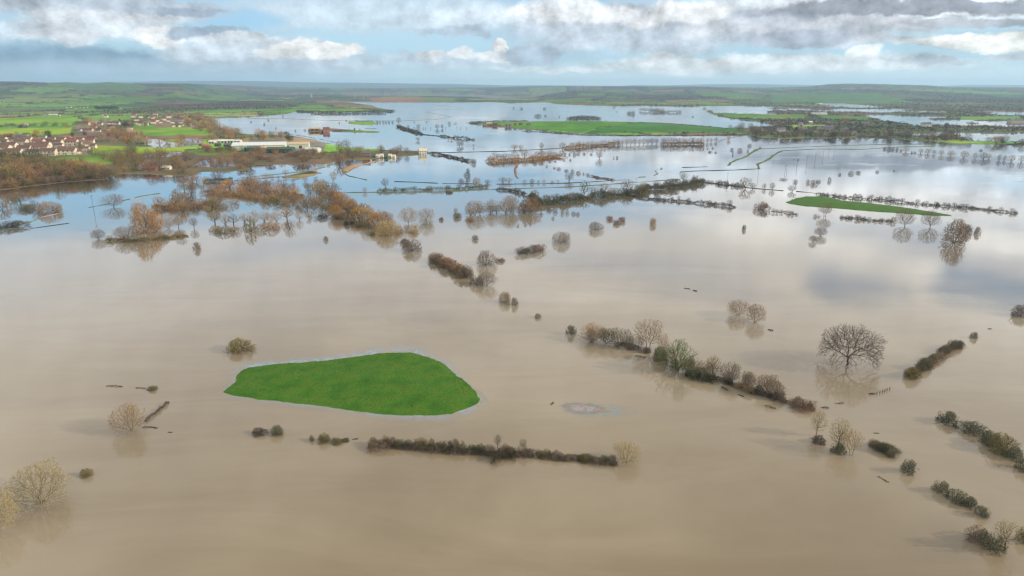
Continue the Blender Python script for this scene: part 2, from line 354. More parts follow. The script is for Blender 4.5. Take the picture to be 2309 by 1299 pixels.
# ------------------------------------------------------------------ materials
def principled(name, base, rough=0.9, spec=0.2):
    m = bpy.data.materials.new(name); m.use_nodes = True; g = NT(m.node_tree)
    b = g.n['Principled BSDF']; b.inputs['Base Color'].default_value = (*base, 1)
    b.inputs['Roughness'].default_value = rough; b.inputs['Specular IOR Level'].default_value = spec
    return m, g, b
def mottled(name, base, scale=1.0, amt=0.35, rough=0.9, rnd=0.0, detail=4, bump=0.0, coords='Object', spec=.2, tint=None):
    m, g, b = principled(name, base, rough, spec)
    tc = g.new('ShaderNodeTexCoord').outputs[coords]
    n = g.noise(tc, scale, detail, .6)
    f = g.maprange(n, .3, .7, 1 - amt, 1 + amt, smooth=False)
    if rnd:
        oi = g.new('ShaderNodeObjectInfo').outputs['Random']
        f = g.math('MULTIPLY', f, g.maprange(oi, 0, 1, 1 - rnd, 1 + rnd, smooth=False))
    col = g.vm('SCALE', tuple(base), scale=f)
    if tint:
        col = g.mix(g.maprange(g.noise(tc, scale * .37 + .1, 3, .6), .40, .64), col, tint)
    g.put(b.inputs['Base Color'], col)
    if bump:
        bp = g.new('ShaderNodeBump'); g.put(bp.inputs['Height'], n); bp.inputs['Strength'].default_value = bump; g.l.new(bp.outputs[0], b.inputs['Normal'])
    return m
PLANT = {}
def plant_mat(key, base, tip=None):
    """bark and twigs: colour wanders from twig to twig and tree to tree"""
    m, g, b = principled('plant_' + key, base, .85, .15)
    geo = g.new('ShaderNodeNewGeometry').outputs['Random Per Island']; oi = g.new('ShaderNodeObjectInfo').outputs['Random']
    c = g.mix(geo, tuple(q * .34 for q in base), tuple(min(1, q * 1.55) for q in (tip or base)))  # wide dark-to-pale spread also paints in sunlit twigs and shaded gaps
    c = g.mix(1.0, c, g.mix(oi, (.78, .80, .84), (1.18, 1.12, 1.05)), 'MULTIPLY')
    g.put(b.inputs['Base Color'], c); PLANT[key] = m
for k, b_, t_ in (('bark', (.085,.065,.045), None), ('bark_pale', (.20,.17,.11), None), ('tan', (.195,.135,.072), (.335,.235,.13)), ('yellow', (.25,.20,.10), (.38,.30,.15)),
    ('grey', (.13,.098,.070), (.21,.16,.11)), ('dark', (.050,.042,.030), (.09,.075,.05)), ('olive', (.095,.088,.036), (.20,.165,.06)), ('mossy', (.062,.064,.034), (.12,.12,.06)),
    ('green', (.07,.11,.03), (.13,.17,.05)), ('orange', (.30,.145,.035), (.46,.25,.06)), ('rust', (.195,.118,.058), (.31,.195,.095)), ('red', (.15,.085,.055), (.24,.14,.09)),
    ('evergreen', (.018,.035,.014), (.035,.06,.02)), ('oakbark', (.075,.058,.045), (.115,.088,.07))):
    plant_mat(k, b_, t_)
for k, b_, t_ in (('far_grey', (.065,.055,.048), (.10,.085,.07)), ('far_rust', (.12,.075,.04), (.17,.11,.06)), ('far_dark', (.028,.034,.026), (.05,.055,.04)), ('far_olive', (.05,.06,.028), (.08,.09,.04))): plant_mat(k, b_, t_)

def water_material():
    m = bpy.data.materials.new('flood_water'); m.use_nodes = True; g = NT(m.node_tree); g.n.clear()
    out = g.new('ShaderNodeOutputMaterial'); dif = g.new('ShaderNodeBsdfDiffuse'); glo = g.new('ShaderNodeBsdfGlossy'); mx = g.new('ShaderNodeMixShader')
    pos = g.new('ShaderNodeNewGeometry').outputs['Position']
    # silt: slow plumes of paler and darker brown
    n = g.noise(g.vm('MULTIPLY', pos, (1, .55, 1)), .006, 5, .55, dist=.6)
    n2 = g.noise(g.vm('MULTIPLY', pos, (.25, 1, 1)), .035, 6, .65, dist=1.2)
    f = g.math('ADD', g.math('MULTIPLY', n, .7), g.math('MULTIPLY', n2, .3))
    g.put(dif.inputs['Color'], g.mix(g.maprange(f, .36, .64), (.192, .147, .090), (.282, .229, .152)))
    # wind: calm glassy lanes and lightly ruffled patches
    wm = g.maprange(g.noise(g.vm('MULTIPLY', pos, (.6, 1, 1)), .011, 4, .6), .52, .66)
    g.put(glo.inputs['Roughness'], g.maprange(g.noise(g.vm('MULTIPLY', pos, (.35, 1, 1)), .004, 5, .6), .40, .62, .03, .09))
    wv = g.new('ShaderNodeTexWave', wave_type='BANDS', bands_direction='Y'); wv.inputs['Scale'].default_value = .22
    wv.inputs['Distortion'].default_value = 2.2; wv.inputs['Detail'].default_value = 2; wv.inputs['Detail Scale'].default_value = .5
    g.put(wv.inputs['Vector'], pos)
    rip = g.math('MULTIPLY', wv.outputs['Fac'], g.math('MULTIPLY', wm, .8))
    fine = g.math('MULTIPLY', g.noise(g.vm('MULTIPLY', pos, (.5, 1, 1)), .8, 3, .5), .05)
    bp = g.new('ShaderNodeBump'); bp.inputs['Strength'].default_value = .08; bp.inputs['Distance'].default_value = .08
    g.put(bp.inputs['Height'], g.math('ADD', rip, fine)); g.l.new(bp.outputs[0], glo.inputs['Normal'])
    fr = g.new('ShaderNodeFresnel'); fr.inputs['IOR'].default_value = 1.33
    g.put(mx.inputs[0], g.math('MULTIPLY_ADD', fr.outputs[0], 2.0, -.035, clamp=True))
    g.l.new(dif.outputs[0], mx.inputs[1]); g.l.new(glo.outputs[0], mx.inputs[2]); g.l.new(mx.outputs[0], out.inputs[0])
    return m

def land_material():
    m, g, b = principled('fields', (.1, .2, .03), .95, .1)
    at = g.new('ShaderNodeAttribute', attribute_name='ground_colour').outputs['Color']
    pos = g.new('ShaderNodeNewGeometry').outputs['Position']
    n = g.noise(g.vm('MULTIPLY', pos, (1, .6, 1)), .05, 5, .65)
    n2 = g.noise(g.vm('MULTIPLY', pos, (1, .5, 1)), .009, 5, .6)
    cc = g.mix(1.0, at, g.mix(n, (.66, .68, .72), (1.30, 1.28, 1.2)), 'MULTIPLY')
    g.put(b.inputs['Base Color'], g.mix(1.0, cc, g.mix(g.maprange(n2, .35, .65), (.74, .80, .90), (1.22, 1.10, 1.0)), 'MULTIPLY'))
    return m

# ------------------------------------------------------------------ meshes
def mesh_np(name, V, Fq, mat=None, smooth=False):
    V = np.asarray(V, np.float32).reshape(-1, 3); Fq = np.asarray(Fq, np.int32); k = Fq.shape[1]
    me = bpy.data.meshes.new(name); me.vertices.add(len(V)); me.vertices.foreach_set('co', V.ravel())
    me.loops.add(Fq.size); me.loops.foreach_set('vertex_index', Fq.ravel())
    me.polygons.add(len(Fq)); me.polygons.foreach_set('loop_start', np.arange(0, Fq.size, k, dtype=np.int32))
    if smooth: me.polygons.foreach_set('use_smooth', np.ones(len(Fq), bool))
    me.update(calc_edges=True)
    if mat: me.materials.append(mat)
    return me
def tri_soup(name, T, mat): T = np.asarray(T); return mesh_np(name, T.reshape(-1, 3), np.arange(len(T) * 3).reshape(-1, 3), mat)
def boxes_mesh(name, bl, mat):
    """bl: list of (cx,cy,cz,sx,sy,sz)"""
    V, Q = [], []
    for cx, cy, cz, sx, sy, sz in bl:
        b = len(V)
        for z in (-1, 1):
            for x, y in ((-1, -1), (1, -1), (1, 1), (-1, 1)): V.append((cx + x * sx / 2, cy + y * sy / 2, cz + z * sz / 2))
        Q += [(b, b + 3, b + 2, b + 1), (b + 4, b + 5, b + 6, b + 7)] + [(b + i, b + (i + 1) % 4, b + 4 + (i + 1) % 4, b + 4 + i) for i in range(4)]
    return mesh_np(name, V, Q, mat)
def poly_mesh(name, V, F, mat, mats=None):
    me = bpy.data.meshes.new(name); me.from_pydata(V, [], F); me.update(); me.materials.append(mat); return me

# ------------------------------------------------------------------ water and land
WATER = water_material()
wd = [(-33500, -2500), (33500, -2500), (33500, 27600), (-33500, 27600)]
o = link('water', poly_mesh('water', [(x, y, 0) for x, y in wd], [(0, 1, 2, 3)], WATER)); tag(o, 'smooth brown flood water lying over the fields', 'flood water', kind='structure')

def terrain():
    ys = np.arange(475, 207, -0.8)
    Fs = []
    for y in ys: Fs.append(ground(CX, y)[1])
    while Fs[-1] < 27000: Fs.append(Fs[-1] * 1.018)
    Fs = np.array(Fs); ks = np.concatenate([np.arange(-1.25, -.82, .006), np.arange(-.82, .82, .0014), np.arange(.82, 1.25, .006)])
    FF, KK = np.meshgrid(Fs, ks, indexing='ij'); X = FF * KK; Y = FF
    Z = height(X.ravel(), Y.ravel()).reshape(X.shape)
    nr, nc = X.shape; V = np.stack([X, Y, Z], -1).reshape(-1, 3)
    idx = np.arange(nr * nc).reshape(nr, nc)
    Q = np.stack([idx[:-1, :-1], idx[:-1, 1:], idx[1:, 1:], idx[1:, :-1]], -1).reshape(-1, 4)
    zz = V[:, 2]; keep = (zz[Q] > -.25).any(1)
    Q = Q[keep]; used = np.unique(Q); rm = -np.ones(len(V), np.int64); rm[used] = np.arange(len(used)); V = V[used]; Q = rm[Q]
    me = mesh_np('land', V, Q, land_material(), smooth=True)
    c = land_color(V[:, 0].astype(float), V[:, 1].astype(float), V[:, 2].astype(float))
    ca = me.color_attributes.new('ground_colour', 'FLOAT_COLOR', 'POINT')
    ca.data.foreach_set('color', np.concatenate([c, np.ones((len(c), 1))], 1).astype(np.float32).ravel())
    o = link('land', me); tag(o, 'patchwork of green and brown fields rising to blue hills', 'land', kind='structure')
terrain()

GRASS = mottled('island_grass', (.042, .128, .009), .16, .26, .95, bump=.35, detail=10, tint=(.066, .130, .011))
def mound(name, pts, label, mat, hmax, slope, res_m, nz=1.0, kind='structure', cat='island', margin=3.0, zbase=0.0, dome=0.0, dw=20):
    P = gpoly(pts); x0, y0 = P.min(0) - margin; x1, y1 = P.max(0) + margin
    xs = np.arange(x0, x1, res_m); ys = np.arange(y0, y1, res_m * 1.0)
    X, Y = np.meshgrid(xs, ys); s = sdf(X.ravel(), Y.ravel(), P)
    s = s + (fbm(X.ravel() / 2.2, Y.ravel() / 2.2, 14, 4) - .5) * 2.4 * nz + (fbm(X.ravel() / 9, Y.ravel() / 9, 18, 3) - .5) * 2.5 * nz
    Z = np.clip(s * slope, -.25, hmax) + dome * ss(s / dw) + (fbm(X.ravel(), Y.ravel(), 2, 3) - .5) * .12 * np.clip(s, 0, 1) + zbase
    nr, nc = X.shape; idx = np.arange(nr * nc).reshape(nr, nc)
    Q = np.stack([idx[:-1, :-1], idx[:-1, 1:], idx[1:, 1:], idx[1:, :-1]], -1).reshape(-1, 4)
    Q = Q[(Z[Q] > -.1).any(1)]; V = np.stack([X.ravel(), Y.ravel(), Z], -1)
    used = np.unique(Q); rm = -np.ones(len(V), np.int64); rm[used] = np.arange(len(used)); V = V[used]; Q = rm[Q]
    o = link(name, mesh_np(name, V, Q, mat, True)); tag(o, label, cat, kind=kind); return V
ISLAND = [(503,884),(520,872),(535,862),(533,850),(545,836),(560,829),(640,819),(740,812),(800,805),(850,797),(890,795),(930,796),(960,803),(1000,821),(1030,845),(1050,860),(1070,880),(1085,900),(1080,908),(1055,922),(1020,932),(980,937),(930,938),(860,934),(790,924),(740,917),(640,907),(570,899),(525,893)]
iv = mound('island', ISLAND, 'bright green grass island in the brown flood', GRASS, .22, .10, .45, dome=1.3, dw=26, nz=.45)
ISLAND2 = [(1770,456),(1795,447),(1818,443),(1855,443),(1900,452),(1960,458),(2030,466),(2085,475),(2140,484),(2146,487),(2110,487),(2040,482),(1960,477),(1880,470),(1820,466),(1785,461)]
mound('island', ISLAND2, 'long flat green grass island beside the far hedge', mottled('island_grass_far', (.042,.115,.010), .15, .3, .95, detail=6, tint=(.06,.11,.015)), .35, .1, 1.6, dome=.6)
# grass tufts that break up the island's surface and edge
rng = np.random.default_rng(4)
def tufts():
    v = iv[iv[:, 2] > .02]; n = 26000
    c = v[rng.integers(0, len(v), n)] + np.c_[rng.uniform(-.4, .4, (n, 2)), np.zeros(n)]
    a = rng.uniform(0, 6.283, n); w = rng.uniform(.05, .16, n); h = rng.uniform(.05, .19, n)
    dx, dy = np.cos(a) * w, np.sin(a) * w
    T = np.stack([c - np.c_[dx, dy, 0 * w + .03], c + np.c_[dx, dy, 0 * w - .03], c + np.c_[rng.uniform(-.1, .1, (n, 2)), h]], 1)
    o = link('grass', tri_soup('grass', T, mottled('grass_tufts', (.050, .140, .010), .2, .25, .95, tint=(.07, .138, .012)))); tag(o, 'short thick grass growing all over the island', 'grass', kind='stuff')
tufts()
# wet silt and pale shallow rims: thin sheets just above the water, ragged by noise
def film(name, pts, base, label, scale, lo, hi, z=.004, rough=.3, inner=None, op=1.0, soft=2.5):
    P = gpoly(pts); x0, y0 = P.min(0) - 2; x1, y1 = P.max(0) + 2; res = .5
    X, Y = np.meshgrid(np.arange(x0, x1, res), np.arange(y0, y1, res)); s = sdf(X.ravel(), Y.ravel(), P)
    if inner is not None: s = np.minimum(s, -sdf(X.ravel(), Y.ravel(), gpoly(inner)) + 1.0)
    nr, nc = X.shape; idx = np.arange(nr * nc).reshape(nr, nc)
    Q = np.stack([idx[:-1, :-1], idx[:-1, 1:], idx[1:, 1:], idx[1:, :-1]], -1).reshape(-1, 4); Q = Q[(s[Q] > 0).any(1)]
    V = np.stack([X.ravel(), Y.ravel(), np.full(X.size, z)], -1); used = np.unique(Q); rm = -np.ones(len(V), np.int64); rm[used] = np.arange(len(used))
    m, g, b = principled(name + '_mat', base, rough, .4)
    me = mesh_np(name, V[used], rm[Q], m, True)
    a = me.attributes.new('edge', 'FLOAT', 'POINT'); a.data.foreach_set('value', np.clip(s[used] / soft, 0, 1).astype(np.float32))
    e = g.new('ShaderNodeAttribute', attribute_name='edge').outputs['Fac']; pos = g.new('ShaderNodeNewGeometry').outputs['Position']
    n = g.noise(pos, scale, 6, .68, dist=.8)
    g.put(b.inputs['Alpha'], g.math('MULTIPLY', g.math('MULTIPLY', g.maprange(n, lo, hi), e), op))
    g.put(b.inputs['Base Color'], g.mix(g.noise(pos, scale * 3, 3, .6), tuple(q * .8 for q in base), tuple(min(1, q * 1.2) for q in base)))
    o = link(name, me); tag(o, label, 'silt', kind='structure')
def grow(pts, k, cx=None, cy=None):
    cx = sum(p[0] for p in pts) / len(pts); cy = sum(p[1] for p in pts) / len(pts)
    return [(cx + (x - cx) * (1 + k / 290.) , cy + (y - cy) * (1 + k / 90.)) for x, y in pts]
film('shallows', grow(ISLAND, 22), (.33,.42,.48), 'pale bluish shallow rim round the green island', .16, .32, .70, op=.6, soft=4.0)
film('silt_bank', [(1045,860),(1060,868),(1080,878),(1098,892),(1100,904),(1088,912),(1080,908),(1085,900),(1070,880)], (.33,.28,.27), 'mauve mud rim at the right end of the green island', .9, .40, .56, z=.008)
film('silt_bank', [(1264,915),(1275,908),(1300,906),(1340,910),(1370,920),(1382,928),(1345,934),(1300,936),(1275,928)], (.25,.205,.185), 'mauve mud bank just breaking the surface beside the green island', .5, .38, .52, z=.008)
film('shallows', [(1255,915),(1275,905),(1330,905),(1390,912),(1440,925),(1435,938),(1370,945),(1300,943),(1268,930)], (.26,.33,.33), 'teal shallow water round the mauve mud bank', .35, .38, .62, op=.5)

# ------------------------------------------------------------------ banks and lanes: low strips that stand out of the flood
BANK_M = {'green': mottled('bank_green', (.075, .13, .03), .08, .5, .95, tint=(.11, .09, .05)), 'mud': mottled('bank_mud', (.13, .10, .07), .1, .4, .95), 'dark': mottled('bank_dark', (.045, .042, .028), .15, .4, .95),
          'rust': mottled('bank_reed', (.22, .12, .07), .2, .4, .95, tint=(.13, .08, .05)), 'pink': mottled('bank_silt', (.30, .19, .15), .2, .3, .8)}
def strip(name, pts, wpx, mat, label, cat='bank', gaps=0.0, h=.5, seed=1, kind='structure'):
    """pts in photo pixels; wpx = seen thickness in photo pixels"""
    rg = np.random.default_rng(seed); G = np.array([ground(x, y) for x, y in pts])
    seg = np.hypot(*(G[1:] - G[:-1]).T); L = np.r_[0, np.cumsum(seg)]; n = int(min(900, max(20, L[-1] / max(1.5, L[-1] / 500))))
    t = np.linspace(0, L[-1], n); X = np.interp(t, L, G[:, 0]); Y = np.interp(t, L, G[:, 1])
    j = np.gradient(np.c_[X, Y], axis=0); j /= np.linalg.norm(j, axis=1)[:, None] + 1e-9; N = np.c_[-j[:, 1], j[:, 0]]
    D = np.hypot(Y, H); wid = wpx * depth_of(X, Y) / F_PX
    # a line running away looks its true width across, a line running across looks foreshortened
    fs = np.abs(N[:, 1]) * np.minimum(1, (H / D)) + (1 - np.abs(N[:, 1])); wid = np.clip(wid / np.maximum(fs, .06), .8, 26)
    wid = wid * (.55 + .9 * fbm(t / 30, t * 0 + seed, seed, 3))
    off = (fbm(t / 60, t * 0 + seed + 5, seed + 3, 3) - .5) * wid * 1.2
    C = np.c_[X, Y] + N * off[:, None]; hh = h * (.35 + 1.1 * vnoise(t / 12, t * 0, seed + 9))
    if gaps: hh = np.where(fbm(t / 25, t * 0 + 3, seed + 2, 3) < .33 + gaps * .4, -.12, hh)
    V = []; Q = []
    for k, (a, z) in enumerate(((-.5, -.15), (-.28, .8), (.28, 1.0), (.5, -.15))):
        V.append(np.c_[C + N * (a * wid)[:, None], np.where(z > 0, hh * z, -.15)])
    V = np.stack(V, 1).reshape(-1, 3)
    for i in range(n - 1):
        for k in range(3): Q.append((i * 4 + k, i * 4 + k + 1, i * 4 + k + 5, i * 4 + k + 4))
    o = link(name, mesh_np(name, V, Q, BANK_M[mat], True)); tag(o, label, cat, kind=kind); return o
STR = [
 ('bank', [(0,520),(50,505),(120,485),(200,468),(260,457),(320,442),(390,432)], 2.0, 'green', 'thin green flood bank crossing the blue water at left', .15),
 ('bank', [(60,497),(150,478),(230,462),(300,452),(390,437)], 1.6, 'pink', 'pinkish silt bank beside the thin green flood bank', .55),
 ('bank', [(-60,540),(0,527),(80,514),(160,503),(246,486)], 1.2, 'dark', 'broken dark hedge line under water at left', .6),
 ('lane', [(560,400),(640,392),(690,386),(760,368)], 2.6, 'green', 'grassy lane running to the sheds on the left bank', .0),
 ('lane', [(530,408),(600,402),(640,398),(700,386),(745,374)], 2.2, 'mud', 'muddy lane running to the sheds on the left bank', .1),
 ('bank', [(640,400),(700,392),(722,390)], 6.0, 'rust', 'reddish reed bed beside the muddy lane', .1),
 ('bank', [(655,406),(700,401),(725,404)], 4.0, 'rust', 'lower reddish reed bed beside the muddy lane', .2),
 ('bank', [(972,346),(886,356),(816,371),(773,386),(776,392),(786,397),(826,406)], 1.6, 'green', 'curved muddy bank below the gardens', .0),
 ('bank', [(826,406),(880,409),(937,411),(997,414),(1140,415),(1280,413),(1404,406)], 1.1, 'dark', 'long thin bank across the middle of the flood', .05),
 ('bank', [(740,436),(765,435),(1000,433),(1100,428),(1180,425),(1275,422),(1400,414),(1480,408),(1533,404)], 1.3, 'green', 'long straight green bank with a hedge behind it', .0),
 ('lane', [(965,345),(1050,343),(1138,341),(1200,338),(1265,335)], 2.0, 'dark', 'raised dark lane leaving the white house', .0),
 ('bank', [(1533,392),(1535,388),(1568,386),(1656,384),(1708,381)], 1.4, 'dark', 'thin dark bank joining the green river bank', .0),
 ('bank', [(1708,381),(1711,371),(1725,364),(1740,356),(1750,347),(1763,341)], 5.0, 'green', 'winding green river bank, the nearer of two', .0),
 ('bank', [(1640,373),(1646,366),(1657,361),(1672,357),(1690,347),(1700,341),(1715,335)], 5.0, 'green', 'winding green river bank, the farther of two', .0),
 ('bank', [(1763,340),(1848,336),(1950,337),(2013,332),(2103,330),(2192,324)], 1.4, 'green', 'green bank running right below the village', .0),
 ('bank', [(1715,335),(1720,336),(1817,331),(1975,326),(2090,325),(2200,324)], 1.0, 'green', 'upper thin green bank running right below the village', .0),
 ('bank', [(1400,402),(1470,398),(1484,392),(1477,386),(1485,381),(1517,379)], 1.4, 'green', 'short hooked green bank in open water', .2),
 ('bank', [(1540,378),(1640,375)], .8, 'dark', 'thin broken bank before the farther river bank', .4),
 ('bank', [(1165,371),(1160,380),(1162,390),(1170,402)], 7.0, 'rust', 'curved reddish reed bank standing alone', .0),
 ('bank', [(1620,319),(1650,311),(1690,303)], 2.6, 'rust', 'rusty bank reaching the right hand village', .0),
 ('bank', [(1583,412),(1640,418),(1700,425),(1766,430)], 1.8, 'dark', 'dark bank with round trees along it', .0),
 ('bank', [(1795,432),(1830,435),(1852,438)], 1.6, 'dark', 'short dark bank before the long far hedge', .0),
 ('bank', [(974,236),(1020,240),(1045,246),(1000,247),(972,249),(962,253),(985,257),(1003,261),(1018,264),(1005,267),(985,269),(930,272),(850,273),(740,272),(650,268),(560,267)], .9, 'mud', 'winding river bank in the far open water', .0),
 ('bank', [(740,290),(820,290),(900,290),(960,291)], .8, 'mud', 'thin bank beside the flooded brick farm', .5),
 ('bank', [(640,300),(700,310),(755,321),(735,325)], 1.2, 'mud', 'thin bank off the point of the left shore', .1),
]
for i, (nm, pts, w, m, lab, gp) in enumerate(STR): strip(nm, pts, w, m, lab, gaps=gp, seed=i + 3, h=.35)
DEBRIS = []
for i, (pts, w, lab) in enumerate([([(240,871),(260,871),(277,872)], 4, 'flat dark floating clump, largest of the loose pair'), ([(306,875),(327,876)], 4, 'small flat dark clump beside the olive bush'),
     ([(329,952),(350,934),(381,908)], 9, 'straight dark strip of drifted reed leaning away from the pale tree'), ([(322,965),(340,964),(355,966)], 5, 'short dark strip of drifted reed at the pale tree foot'),
     ([(379,975),(389,975)], 2.5, 'tiny dark speck of debris below the pale tree'), ([(1592,858),(1608,866)], 4, 'half sunk log in front of the green tree'), ([(1432,803),(1456,807)], 4, 'dark tangle of branches under the tall twin tree'),
     ([(1625,874),(1642,881)], 6, 'dark floating branches under the rounded tree'), ([(1663,890),(1677,895)], 4, 'smallest floating branch beside the hedge trees'), ([(1725,915),(1750,923)], 4.5, 'long dark floating branches below the last hedge tree'),
     ([(1853,920),(1869,921)], 6, 'round dark clump beyond the end of the fallen hedge'), ([(1959,889),(1973,889)], 4.5, 'dark clump beside the fence posts'), ([(1885,911),(1903,909)], 2.5, 'thin grey drift below the great oak reflection'),
     ([(1731,744),(1743,746)], 4, 'small dark clump right of the two pale willows'), ([(1970,977),(1982,977)], 1.4, 'thin floating stick in open water at right'), ([(1980,1074),(2004,1088)], 3.5, 'bluish drift of debris below the three slender trees'),
     ([(1543,650),(1556,652)], 2, 'small speck of debris in the open water, paler one'), ([(1562,655),(1572,657)], 3, 'small dark speck of debris in the open water'), ([(1243,914),(1248,907)], 2.5, 'short dark stump beside the mud bank'), ([(2228,742),(2236,742)], 2, 'faint speck beyond the lone small bush'),
     ([(795,992),(808,990)], 3, 'grey twigs drifting left of the hedge'), ([(615,508+60),(622,569)], 1.2, 'faint twig on the calm water')]):
    if lab.startswith('faint twig'): continue
    DEBRIS.append((pts, w, lab, 60 + i))

# ------------------------------------------------------------------ plants
def unit(v): return v / (np.linalg.norm(v, axis=-1, keepdims=True) + 1e-9)
def colonize(attr, nodes, par, step, infl, kill, iters, rg, up=0.0, stick=.35):
    nodes = [np.array(n, float) for n in nodes]; par = list(par); dirs = [np.array((0, 0, 1.0))] * len(nodes)
    N = np.array(nodes); D = np.linalg.norm(attr[:, None] - N[None], axis=2); near = D.argmin(1); dist = D.min(1)
    alive = np.ones(len(attr), bool)
    for _ in range(iters):
        act = alive & (dist < infl)
        if not act.any(): break
        nn = near[act]; dv = unit(attr[act] - N[nn]); S = np.zeros((len(N), 3)); np.add.at(S, nn, dv)
        ids = np.unique(nn); g = unit(unit(S[ids]) + stick * np.array([dirs[i] for i in ids]) + (0, 0, up) + rg.normal(0, .24, (len(ids), 3)))
        new = N[ids] + g * step; base = len(N); par += list(ids); dirs += list(g); N = np.vstack([N, new])
        d = np.linalg.norm(attr[:, None] - new[None], axis=2); m = d.min(1); a = d.argmin(1); b = m < dist
        near = np.where(b, a + base, near); dist = np.minimum(dist, m); alive &= dist > kill
        if len(N) > 9000: break
    return N, np.array(par)
def tubes(A, B, ra, rb, sides):
    ax = unit(B - A); ref = np.where(np.abs(ax[:, 2:3]) > .9, (1., 0, 0), (0, 0, 1.)); u = unit(np.cross(ax, ref)); v = np.cross(ax, u)
    T = []
    for k in range(sides):
        a0, a1 = 2 * math.pi * k / sides, 2 * math.pi * (k + 1) / sides
        d0 = u * math.cos(a0) + v * math.sin(a0); d1 = u * math.cos(a1) + v * math.sin(a1)
        p0, p1 = A + d0 * ra[:, None], A + d1 * ra[:, None]; q0, q1 = B + d0 * rb[:, None], B + d1 * rb[:, None]
        T += [np.stack([p0, p1, q1], 1), np.stack([p0, q1, q0], 1)]
    return np.stack(T, 1).reshape(-1, 3, 3)
def spikes(P, Dr, ln, w, rg):
    """single thin triangles: twigs"""
    s = unit(np.cross(Dr, rg.normal(0, 1, P.shape))); return np.stack([P - s * (w / 2)[:, None], P + s * (w / 2)[:, None], P + Dr * ln[:, None]], 1)
def leaves(P, sz, rg):
    a = unit(rg.normal(0, 1, P.shape)); b = unit(np.cross(a, rg.normal(0, 1, P.shape)))
    return np.stack([P - a * sz[:, None] * .6, P + a * sz[:, None] * .6, P + b * sz[:, None]], 1)
def crown_points(shape, n, rg):
    out = []
    while len(out) < n:
        p = rg.uniform(-1, 1, (n * 4, 3)); p[:, 2] = (p[:, 2] + 1) / 2
        r = np.hypot(p[:, 0], p[:, 1]) ; z = p[:, 2]; th = np.arctan2(p[:, 1], p[:, 0])
        lob = 1 + .17 * np.sin(3 * th + 1.3) + .12 * np.sin(5 * th + z * 5) + .09 * np.sin(9 * th + z * 11)
        if shape == 'oak':          # wide dome, drooping skirt, hollow underneath
            R_ = lob * np.sqrt(np.clip(1 - ((z - .22) / .78) ** 2, 0, 1)); k = (r < R_) & (z > .32 - .26 * r ** 2) & (rg.random(len(r)) < .25 + .75 * np.maximum(r / np.maximum(R_, .1), (z)) ** 2)
        elif shape == 'fan':        # stems fan out from the water
            R_ = lob * np.sqrt(np.clip(1 - ((z - .40) / .62) ** 2, 0, 1)); k = (r < R_) & (z > .04 + .12 * r) & (rg.random(len(r)) < .35 + .65 * z)
        elif shape == 'vase':
            R_ = lob * np.clip(np.sqrt(np.clip(1 - ((z - .62) / .40) ** 2, 0, 1)), 0, 1); k = (r < R_) & (z > .22)
        elif shape == 'slim':
            R_ = lob * np.sqrt(np.clip(1 - ((z - .58) / .42) ** 2, 0, 1)); k = (r < R_) & (z > .2)
        elif shape == 'round':
            R_ = lob * np.sqrt(np.clip(1 - ((z - .52) / .48) ** 2, 0, 1)); k = (r < R_) & (z > .10)
        else:                       # bush: half dome down to the water
            R_ = lob * np.sqrt(np.clip(1 - ((z - .12) / .88) ** 2, 0, 1)); k = (r < R_)
        k &= vnoise(p[:, 0] * 3.1 + z * 2.3 + n, p[:, 1] * 3.1 - z * 2.9, n) > (.16 if shape == 'oak' else .30)
        q = p[k]; q[:, :2] *= .5; out += list(q)
    return np.array(out[:n])
